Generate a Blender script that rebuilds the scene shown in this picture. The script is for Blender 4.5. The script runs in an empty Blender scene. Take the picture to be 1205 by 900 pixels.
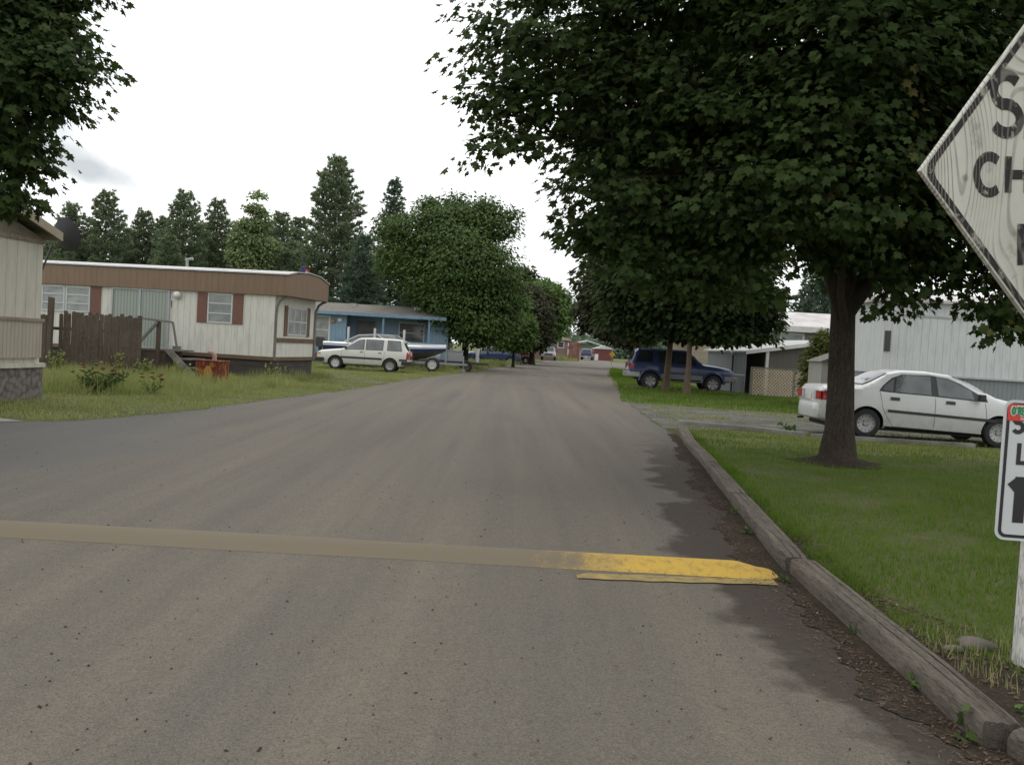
import bpy, bmesh, math, random
import numpy as np
from mathutils import Vector, Matrix
R = math.radians
random.seed(7)
SC = bpy.context.scene
COL = SC.collection

# ------------------------------------------------------------------ camera model (used to lay the place out from the photo)
FX = 1088.0; CX = 602.5; CY = 450.0
ROLL = R(3.32); PITCH = R(2.25); CH = 1.5
def ray(x, y):
    a = (x-CX)/FX; b = -(y-CY)/FX
    c, s = math.cos(ROLL), math.sin(ROLL)
    a2 = a*c-b*s; b2 = a*s+b*c
    cp, sp = math.cos(PITCH), math.sin(PITCH)
    return (a2, cp+b2*sp, b2*cp-sp)
def P(x, y, D):
    r = ray(x, y); t = D/r[1]
    return Vector((r[0]*t, D, CH+r[2]*t))

# ------------------------------------------------------------------ helpers
class B:
    def __init__(s, tf=None): s.v = []; s.f = []; s.tf = tf
    def add(s, vs, fs):
        n = len(s.v)
        for p in vs:
            p = tuple(p)
            s.v.append(s.tf(*p) if s.tf else p)
        s.f += [tuple(i+n for i in f) for f in fs]
    def box(s, x0, x1, y0, y1, z0, z1):
        s.add([(x0,y0,z0),(x1,y0,z0),(x1,y1,z0),(x0,y1,z0),(x0,y0,z1),(x1,y0,z1),(x1,y1,z1),(x0,y1,z1)],
              [(0,3,2,1),(4,5,6,7),(0,1,5,4),(1,2,6,5),(2,3,7,6),(3,0,4,7)])
    def bar(s, a, b, w, h=None, up=(0,0,1)):
        h = h or w; a = Vector(a); b = Vector(b); d = (b-a).normalized()
        u = Vector(up)
        if abs(d.dot(u)) > .95: u = Vector((0,1,0))
        r = d.cross(u).normalized()*w/2; q = r.cross(d).normalized()*h/2
        s.add([a-r-q,a+r-q,a+r+q,a-r+q,b-r-q,b+r-q,b+r+q,b-r+q],
              [(0,1,2,3),(7,6,5,4),(1,0,4,5),(2,1,5,6),(3,2,6,7),(0,3,7,4)])
    def tube(s, pts, rad, n=8, cap=True):
        pts = [Vector(p) for p in pts]
        if not isinstance(rad, (list, tuple)): rad = [rad]*len(pts)
        base = len(s.v); vs = []; prev = None
        for i, p in enumerate(pts):
            d = (pts[min(i+1,len(pts)-1)]-pts[max(i-1,0)])
            if d.length < 1e-9: d = Vector((0,0,1))
            d.normalize()
            if prev is None:
                u = Vector((0,0,1)) if abs(d.z) < .9 else Vector((1,0,0))
                prev = d.cross(u).normalized()
            r = (prev-d*prev.dot(d)).normalized(); prev = r
            q = d.cross(r)
            for k in range(n):
                a = 2*math.pi*k/n
                vs.append(p+r*math.cos(a)*rad[i]+q*math.sin(a)*rad[i])
        fs = []
        for i in range(len(pts)-1):
            for k in range(n):
                a = i*n+k; b = i*n+(k+1)%n
                fs.append((a,b,b+n,a+n))
        if cap:
            fs.append(tuple(range(n-1,-1,-1))); m = (len(pts)-1)*n
            fs.append(tuple(range(m,m+n)))
        s.add(vs, fs)
    def prism(s, poly, t0, t1, axis='x'):
        # poly in the plane perpendicular to axis
        n = len(poly)
        def mk(p, t):
            return {'x':(t,p[0],p[1]),'y':(p[0],t,p[1]),'z':(p[0],p[1],t)}[axis]
        s.add([mk(p,t0) for p in poly]+[mk(p,t1) for p in poly],
              [tuple(range(n-1,-1,-1)), tuple(range(n,2*n))]+[(i,(i+1)%n,(i+1)%n+n,i+n) for i in range(n)])
    def lathe(s, prof, c, axis='z', n=20):
        # prof list of (r, h)
        m = len(prof); vs = []
        for i in range(n):
            a = 2*math.pi*i/n
            for r, h in prof:
                x, y = r*math.cos(a), r*math.sin(a)
                p = {'z':(x,y,h),'y':(x,h,y),'x':(h,x,y)}[axis]
                vs.append((c[0]+p[0],c[1]+p[1],c[2]+p[2]))
        fs = [(i*m+j,((i+1)%n)*m+j,((i+1)%n)*m+j+1,i*m+j+1) for i in range(n) for j in range(m-1)]
        s.add(vs, fs)
    def grid(s, rows, closed=False):
        m = len(rows[0]); vs = [p for r in rows for p in r]
        s.add(vs, [(i*m+j,i*m+j+1,(i+1)*m+j+1,(i+1)*m+j) for i in range(len(rows)-1) for j in range(m-1)])
    def build(s, name, mat, parent=None, smooth=None, recalc=True, bevel=0):
        me = bpy.data.meshes.new(name); me.from_pydata(s.v, [], s.f)
        if recalc or bevel:
            bm = bmesh.new(); bm.from_mesh(me)
            if recalc: bmesh.ops.recalc_face_normals(bm, faces=bm.faces)
            if bevel:
                es = [e for e in bm.edges if len(e.link_faces) == 2 and e.calc_face_angle(0) > .6]
                bmesh.ops.bevel(bm, geom=es, offset=bevel, segments=2, affect='EDGES', profile=.6, clamp_overlap=True)
            bm.to_mesh(me); bm.free()
        me.materials.append(mat)
        o = bpy.data.objects.new(name, me); COL.objects.link(o)
        if parent: o.parent = parent
        if smooth: shade(me, smooth)
        return o
def shade(me, ang=35):
    me.polygons.foreach_set('use_smooth', [True]*len(me.polygons))
    try: me.set_sharp_from_angle(angle=R(ang))
    except Exception: pass
    me.update()
def tag(o, label=None, cat=None, group=None, kind=None):
    if label: o['label'] = label
    if cat: o['category'] = cat
    if group: o['group'] = group
    if kind: o['kind'] = kind
    return o
def thing(name, label, cat, loc=(0,0,0), rz=0, group=None):
    o = bpy.data.objects.new(name, None); COL.objects.link(o)
    o.empty_display_size = .2
    o.location = loc; o.rotation_euler = (0,0,rz)
    return tag(o, label, cat, group)
def struct(name, b, mat, smooth=None):
    return tag(b.build(name, mat, None, smooth), kind='structure')
def dup(root, loc, rz=0, sc=1.0, label=None, group=None):
    r = root.copy(); COL.objects.link(r); r.location = loc
    r.rotation_euler = (0,0,rz); r.scale = (sc,sc,sc) if not isinstance(sc, tuple) else sc
    if label: r['label'] = label
    if group: r['group'] = group
    for ch in list(root.children):
        c = ch.copy(); COL.objects.link(c); c.parent = r
        for g in list(ch.children):
            d = g.copy(); COL.objects.link(d); d.parent = c
    return r

# ------------------------------------------------------------------ materials
class NT:
    def __init__(s, name):
        s.m = bpy.data.materials.new(name); s.m.use_nodes = True
        s.t = s.m.node_tree; s.t.nodes.clear()
        s.out = s.n('ShaderNodeOutputMaterial'); s.b = s.n('ShaderNodeBsdfPrincipled')
        s.l(s.b.outputs[0], s.out.inputs[0])
        s.tc = s.n('ShaderNodeTexCoord')
    def n(s, k, **kw):
        x = s.t.nodes.new(k)
        for a, v in kw.items(): setattr(x, a, v)
        return x
    def l(s, a, b): s.t.links.new(a, b)
    def vec(s, scale=(1,1,1), src='Object', rot=(0,0,0), loc=(0,0,0)):
        mp = s.n('ShaderNodeMapping'); mp.inputs['Scale'].default_value = scale
        mp.inputs['Rotation'].default_value = rot; mp.inputs['Location'].default_value = loc
        s.l(s.tc.outputs[src], mp.inputs[0]); return mp.outputs[0]
    def noise(s, scale, detail=4, rough=.6, vec=None, dist=0):
        x = s.n('ShaderNodeTexNoise'); x.inputs['Scale'].default_value = scale
        x.inputs['Detail'].default_value = detail; x.inputs['Roughness'].default_value = rough
        x.inputs['Distortion'].default_value = dist
        s.l(vec if vec is not None else s.tc.outputs['Object'], x.inputs['Vector']); return x.outputs[0]
    def ramp(s, v, stops):
        x = s.n('ShaderNodeValToRGB'); e = x.color_ramp.elements
        while len(e) < len(stops): e.new(.5)
        for i, (p, c) in enumerate(stops):
            e[i].position = p
            e[i].color = (c,c,c,1) if isinstance(c, (int,float)) else (*c,1)
        s.l(v, x.inputs[0]); return x.outputs[0]
    def mix(s, f, a, b, mode='MIX'):
        x = s.n('ShaderNodeMix', data_type='RGBA', blend_type=mode)
        for sock, v in ((x.inputs[0], f), (x.inputs[6], a), (x.inputs[7], b)):
            if isinstance(v, (int,float)): sock.default_value = v
            elif isinstance(v, tuple): sock.default_value = (*v,1)
            else: s.l(v, sock)
        return x.outputs[2]
    def math(s, op, a, b=0, c=0):
        x = s.n('ShaderNodeMath', operation=op)
        for i, v in enumerate((a,b,c)):
            if isinstance(v, (int,float)): x.inputs[i].default_value = v
            else: s.l(v, x.inputs[i])
        return x.outputs[0]
    def bump(s, h, st=.3, d=.01):
        x = s.n('ShaderNodeBump'); x.inputs['Strength'].default_value = st; x.inputs['Distance'].default_value = d
        s.l(h, x.inputs['Height']); s.l(x.outputs[0], s.b.inputs['Normal'])
    def col(s, c):
        if isinstance(c, tuple): s.b.inputs['Base Color'].default_value = (*c,1)
        else: s.l(c, s.b.inputs['Base Color'])
    def done(s, rough=.7, spec=.5, metal=0):
        s.b.inputs['Roughness'].default_value = rough
        s.b.inputs['Specular IOR Level'].default_value = spec
        s.b.inputs['Metallic'].default_value = metal
        return s.m
def dirty(name, c, rough=.7, var=.25, scale=3, metal=0, spec=.5, bump=0, fine=60, dirt=None):
    n = NT(name)
    a = n.noise(scale, 5, .65); b = n.noise(fine, 2, .5)
    d = tuple(x*(1-var) for x in c) if dirt is None else dirt
    k = n.mix(n.ramp(a, [(.35,0),(.7,1)]), c, d)
    k = n.mix(n.math('MULTIPLY', n.ramp(b, [(.35,0),(.65,1)]), var*.6), k, tuple(x*.6 for x in c))
    n.col(k)
    if bump: n.bump(b, bump, .004)
    return n.done(rough, spec, metal)
def siding(name, c, pitch=.2, groove=.12, dirtc=None, axis=0, depth=.4, dirt=.3, rough=.6):
    n = NT(name)
    sp = n.n('ShaderNodeSeparateXYZ'); n.l(n.tc.outputs['Object'], sp.inputs[0])
    h = sp.outputs[axis]
    if axis == 0: h = n.math('ADD', h, sp.outputs[1])
    f = n.math('FRACT', n.math('MULTIPLY', h, 1/pitch))
    tri = n.math('ABSOLUTE', n.math('SUBTRACT', f, .5))          # 0 .. .5
    g = n.ramp(tri, [(.5-groove, 0), (.5-groove*.35, 1)])
    st = n.noise(2.2, 6, .7, n.vec((3,3,.6)) if axis == 0 else n.vec((.6,.6,3)))
    k = n.mix(n.math('MULTIPLY', n.ramp(st, [(.45,0),(.75,1)]), dirt), c, dirtc or tuple(x*.55 for x in c))
    k = n.mix(n.math('MULTIPLY', g, .45), k, tuple(x*.35 for x in c))
    n.col(k)
    hh = n.math('SUBTRACT', 1, g)
    n.bump(hh, depth, .01)
    return n.done(rough)
def glassm(name, c=(.05,.055,.06), rough=.06):
    n = NT(name)
    a = n.noise(3, 3, .5)
    n.col(n.mix(n.ramp(a, [(.3,0),(.7,1)]), c, tuple(x*1.7+.01 for x in c)))
    return n.done(rough, .6)
def leafm(name, c1, c2, c3=None, trans=.25, clump=.7, spec=.18):
    n = NT(name)
    geo = n.n('ShaderNodeNewGeometry'); rnd = geo.outputs['Random Per Island']
    a = n.noise(clump, 3, .6)
    k = n.mix(n.ramp(a, [(.35,0),(.65,1)]), c1, c2)
    k = n.mix(n.ramp(rnd, [(.0,0),(1,.55)]), k, tuple(x*1.55 for x in c2))
    if c3: k = n.mix(n.ramp(n.math('MULTIPLY', rnd, n.ramp(n.noise(clump*1.7, 2), [(.45,.6),(.62,1.0)])), [(.86,0),(.97,.8)]), k, c3)
    n.col(k); n.b.inputs['Roughness'].default_value = .7
    n.b.inputs['Specular IOR Level'].default_value = spec
    tr = n.n('ShaderNodeBsdfTranslucent'); n.l(n.mix(.35, k, (.12,.2,.02)), tr.inputs[0])
    mx = n.n('ShaderNodeMixShader'); mx.inputs[0].default_value = trans
    n.l(n.b.outputs[0], mx.inputs[1]); n.l(tr.outputs[0], mx.inputs[2]); n.l(mx.outputs[0], n.out.inputs[0])
    return n.m
def paint(name, c, rough=.28, coat=.5, dirt=.25, dirtc=(.12,.11,.09)):
    n = NT(name)
    sp = n.n('ShaderNodeSeparateXYZ'); n.l(n.tc.outputs['Object'], sp.inputs[0])
    low = n.ramp(sp.outputs[2], [(.15,1),(.75,.12)])
    a = n.noise(5, 5, .65)
    f = n.math('MULTIPLY', n.math('MULTIPLY', low, n.ramp(a, [(.3,.3),(.75,1)])), dirt*2)
    n.col(n.mix(f, c, dirtc)); n.b.inputs['Coat Weight'].default_value = coat; n.b.inputs['Coat Roughness'].default_value = .12
    return n.done(rough)

def mat_wood(name, c1, c2, scale=(1,1,1), rough=.85, bump=.4):
    n = NT(name)
    v = n.vec(scale)
    a = n.noise(4, 7, .7, v, .4); b = n.noise(18, 5, .7, v, .3); c = n.noise(.9, 3, .6)
    k = n.mix(n.ramp(a, [(.3,0),(.7,1)]), c1, c2)
    k = n.mix(n.ramp(b, [(.50,0),(.60,.85)]), k, tuple(x*.28 for x in c1))
    k = n.mix(n.ramp(c, [(.4,0),(.7,.35)]), k, tuple(x*1.3 for x in c2))
    n.col(k); n.bump(n.mix(.5, a, b), bump, .03)
    return n.done(rough, .25)

def mat_road():
    n = NT('asphalt_dusty')
    fine = n.noise(140, 3, .7); mid = n.noise(9, 5, .6); big = n.noise(.22, 4, .6)
    streak = n.noise(1.0, 5, .6, n.vec((1.5,.05,1), rot=(0,0,R(3.5))), .2)
    streak2 = n.noise(1.0, 3, .5, n.vec((5,.18,1), rot=(0,0,R(3.5))))
    k = n.mix(n.ramp(streak, [(.34,0),(.66,1)]), (.110,.100,.084), (.176,.151,.115))
    k = n.mix(n.ramp(streak2, [(.45,0),(.72,.3)]), k, (.085,.076,.066))
    k = n.mix(n.ramp(big, [(.4,0),(.66,.4)]), k, (.170,.140,.098))
    # darker, cleaner asphalt away from the wheel dust on the far left
    k = n.mix(n.ramp(mid, [(.35,.22),(.7,0)]), k, (.08,.075,.07))
    k = n.mix(n.ramp(fine, [(.36,.6),(.49,0)]), k, (.035,.031,.027))
    k = n.mix(n.ramp(fine, [(.56,0),(.68,.45)]), k, (.27,.245,.21))
    agg = n.noise(45, 4, .75)
    k = n.mix(n.ramp(agg, [(.34,.45),(.46,0)]), k, (.05,.045,.038))
    k = n.mix(n.ramp(agg, [(.58,0),(.72,.3)]), k, (.21,.185,.15))
    spx = n.n('ShaderNodeSeparateXYZ'); n.l(n.tc.outputs['Object'], spx.inputs[0])
    cool = n.ramp(n.math('ADD', n.math('MULTIPLY', n.math('ADD', spx.outputs[0], n.math('MULTIPLY', spx.outputs[1], .10)), -.22), n.math('MULTIPLY', n.math('SUBTRACT', big, .5), 2.0)), [(.55,0),(1.0,.6)])
    k = n.mix(cool, k, (.088,.090,.090))
    sp = n.n('ShaderNodeSeparateXYZ'); n.l(n.tc.outputs['Object'], sp.inputs[0])
    # damp dark band along the timber edge: soil washed from the verge
    wob = n.math('MULTIPLY', n.math('SUBTRACT', n.noise(.9, 5, .6), .5), 1.7)
    kx = n.math('ADD', n.math('MULTIPLY', n.math('MAXIMUM', n.math('SUBTRACT', sp.outputs[1], 6.3), 0), .095), 1.78)
    d = n.math('ADD', n.math('SUBTRACT', kx, sp.outputs[0]), wob)
    far = n.ramp(n.math('DIVIDE', sp.outputs[1], 20), [(.6,1),(.9,0)])
    w = n.math('MULTIPLY', n.ramp(d, [(.30,1),(.46,0)]), far)
    k = n.mix(n.math('MULTIPLY', w, .80), k, (.030,.021,.015))
    n.col(k); n.bump(fine, .5, .006)
    return n.done(.86, .3)
def mat_ground():
    n = NT('grassy_ground')
    a = n.noise(.35, 5, .65); b = n.noise(2.5, 5, .7); f = n.noise(45, 3, .7)
    k = n.mix(n.ramp(a, [(.4,0),(.62,1)]), (.10,.125,.04), (.155,.165,.07))
    k = n.mix(n.ramp(b, [(.52,0),(.7,.8)]), k, (.21,.175,.11))
    k = n.mix(n.ramp(f, [(.4,.5),(.6,0)]), k, (.045,.06,.02))
    n.col(k); n.bump(f, .8, .03); return n.done(.95, .1)
def mat_gravel(name='gravel_grey', c1=(.19,.185,.17), c2=(.075,.07,.06)):
    n = NT(name)
    v = n.n('ShaderNodeTexVoronoi'); v.inputs['Scale'].default_value = 28; n.l(n.tc.outputs['Object'], v.inputs['Vector'])
    a = n.noise(1.2, 5, .65)
    k = n.mix(n.ramp(a, [(.35,0),(.65,1)]), c1, c2)
    k = n.mix(.45, k, v.outputs['Color'], 'SOFT_LIGHT')
    k = n.mix(n.ramp(v.outputs['Distance'], [(.45,0),(.8,.7)]), k, (.05,.045,.04))
    k = n.mix(n.ramp(n.noise(1.6, 5, .7), [(.50,0),(.6,.8)]), k, (.075,.085,.04))
    n.col(k); n.bump(v.outputs['Distance'], .6, .02); return n.done(.9, .2)
def mat_dirt():
    n = NT('dirt_litter')
    a = n.noise(2.5, 6, .7); f = n.noise(60, 4, .75)
    k = n.mix(n.ramp(a, [(.35,0),(.65,1)]), (.035,.027,.021), (.065,.05,.037))
    k = n.mix(n.ramp(f, [(.5,0),(.7,.7)]), k, (.13,.105,.08))
    n.col(k); n.bump(f, .9, .02); return n.done(.95, .1)
def mat_yellow():
    n = NT('worn_yellow_paint')
    f = n.noise(70, 5, .8); a = n.noise(5, 5, .7)
    sp = n.n('ShaderNodeSeparateXYZ'); n.l(n.tc.outputs['Object'], sp.inputs[0])
    xx = n.math('ADD', n.math('SUBTRACT', 1.0, sp.outputs[0]), n.math('MULTIPLY', n.math('SUBTRACT', a, .5), 1.1))
    wear = n.ramp(n.math('MULTIPLY', n.math('ADD', xx, .0), .5), [(.03,.02),(.50,1.0)])
    t = n.math('ADD', n.math('MULTIPLY', f, .62), n.math('MULTIPLY', wear, .55))
    k = n.mix(n.ramp(t, [(.36,0),(.66,1)]), (.50,.325,.06), (.150,.126,.090))
    k = n.mix(n.ramp(n.noise(14, 6, .85), [(.49,0),(.64,.65)]), k, (.17,.125,.06))
    n.col(k); n.bump(f, .4, .005); return n.done(.75, .3)
def mat_bump_asphalt():
    n = NT('speed_bump_asphalt')
    f = n.noise(120, 4, .75); a = n.noise(3, 5, .65)
    k = n.mix(n.ramp(a, [(.3,0),(.7,1)]), (.115,.100,.078), (.185,.150,.095))
    k = n.mix(n.ramp(f, [(.38,.6),(.5,0)]), k, (.04,.036,.03))
    n.col(k); n.bump(f, .5, .006); return n.done(.85, .3)
def mat_stone(name, c1, c2, s=14):
    n = NT(name)
    v = n.n('ShaderNodeTexVoronoi'); v.inputs['Scale'].default_value = s; n.l(n.tc.outputs['Object'], v.inputs['Vector'])
    k = n.mix(n.ramp(n.noise(9, 5, .7), [(.3,0),(.7,1)]), c1, c2)
    k = n.mix(n.ramp(v.outputs['Distance'], [(.35,0),(.8,.8)]), k, tuple(x*.3 for x in c1))
    n.col(k); n.bump(v.outputs['Distance'], -.9, .03); return n.done(.9, .2)
def mat_ply(name, letters=False):
    n = NT(name)
    v = n.vec((1.0,1,.75), rot=(0,R(-38),0), loc=(.3,.1,.7))
    base = n.noise(.95, 1.6, .35, v, .6)
    band = n.math('SINE', n.math('MULTIPLY', base, 520))
    g = n.ramp(band, [(.50,0),(.90,1)])
    wear = n.ramp(n.noise(3.0, 5, .65), [(.33,.12),(.66,1)])
    kn = n.n('ShaderNodeTexVoronoi'); kn.inputs['Scale'].default_value = 4.6; n.l(n.vec((1,1,1.2), loc=(.35,0,.22)), kn.inputs['Vector'])
    knot = n.ramp(kn.outputs['Distance'], [(.06,1),(.13,0)])
    grain = n.math('MULTIPLY', g, wear)
    if letters:
        k = n.mix(n.math('MULTIPLY', grain, .8), (.030,.028,.027), (.27,.25,.22))
        k = n.mix(n.ramp(n.noise(13, 5, .75), [(.56,0),(.63,.8)]), k, (.36,.34,.29))
    else:
        k = n.mix(n.ramp(n.noise(2.2, 4, .6), [(.3,0),(.7,1)]), (.60,.59,.53), (.45,.44,.39))
        k = n.mix(n.math('MULTIPLY', grain, .78), k, (.14,.125,.10))
        k = n.mix(n.math('MULTIPLY', knot, .85), k, (.12,.10,.085))
        k = n.mix(n.ramp(n.noise(4.3, 5, .7), [(.60,0),(.68,.55)]), k, (.24,.22,.19))
    n.col(k); n.bump(band, .25, .003)
    return n.done(.8, .2)
def mat_shingle(name, c1, c2):
    n = NT(name)
    br = n.n('ShaderNodeTexBrick'); br.inputs['Scale'].default_value = 5
    br.inputs['Color1'].default_value = (*c1,1); br.inputs['Color2'].default_value = (*c2,1)
    br.inputs['Mortar'].default_value = (*[x*.5 for x in c1],1); br.inputs['Mortar Size'].default_value = .03
    n.l(n.tc.outputs['Object'], br.inputs['Vector'])
    k = n.mix(n.ramp(n.noise(1.1, 5, .6), [(.35,0),(.65,.5)]), br.outputs['Color'], c2)
    n.col(k); return n.done(.85, .2)
def mat_brick(name, c1, c2, mortar, scale=9):
    n = NT(name)
    br = n.n('ShaderNodeTexBrick'); br.inputs['Scale'].default_value = scale
    br.inputs['Color1'].default_value = (*c1,1); br.inputs['Color2'].default_value = (*c2,1)
    br.inputs['Mortar'].default_value = (*mortar,1); br.inputs['Mortar Size'].default_value = .02
    n.l(n.vec((1,1,1), rot=(R(90),0,0)), br.inputs['Vector'])
    k = n.mix(n.ramp(n.noise(20, 4, .7), [(.4,0),(.7,.6)]), br.outputs['Color'], tuple(x*1.5 for x in c1))
    n.col(k); return n.done(.8, .2)
def mat_rust():
    n = NT('rusty_red_metal')
    a = n.noise(3, 5, .65); b = n.noise(9, 5, .7, n.vec((1,1,.4)))
    k = n.mix(n.ramp(a, [(.35,0),(.65,1)]), (.12,.022,.016), (.19,.04,.02))
    k = n.mix(n.ramp(b, [(.52,0),(.62,.9)]), k, (.38,.19,.045))
    n.col(k); return n.done(.75, .3)
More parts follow.
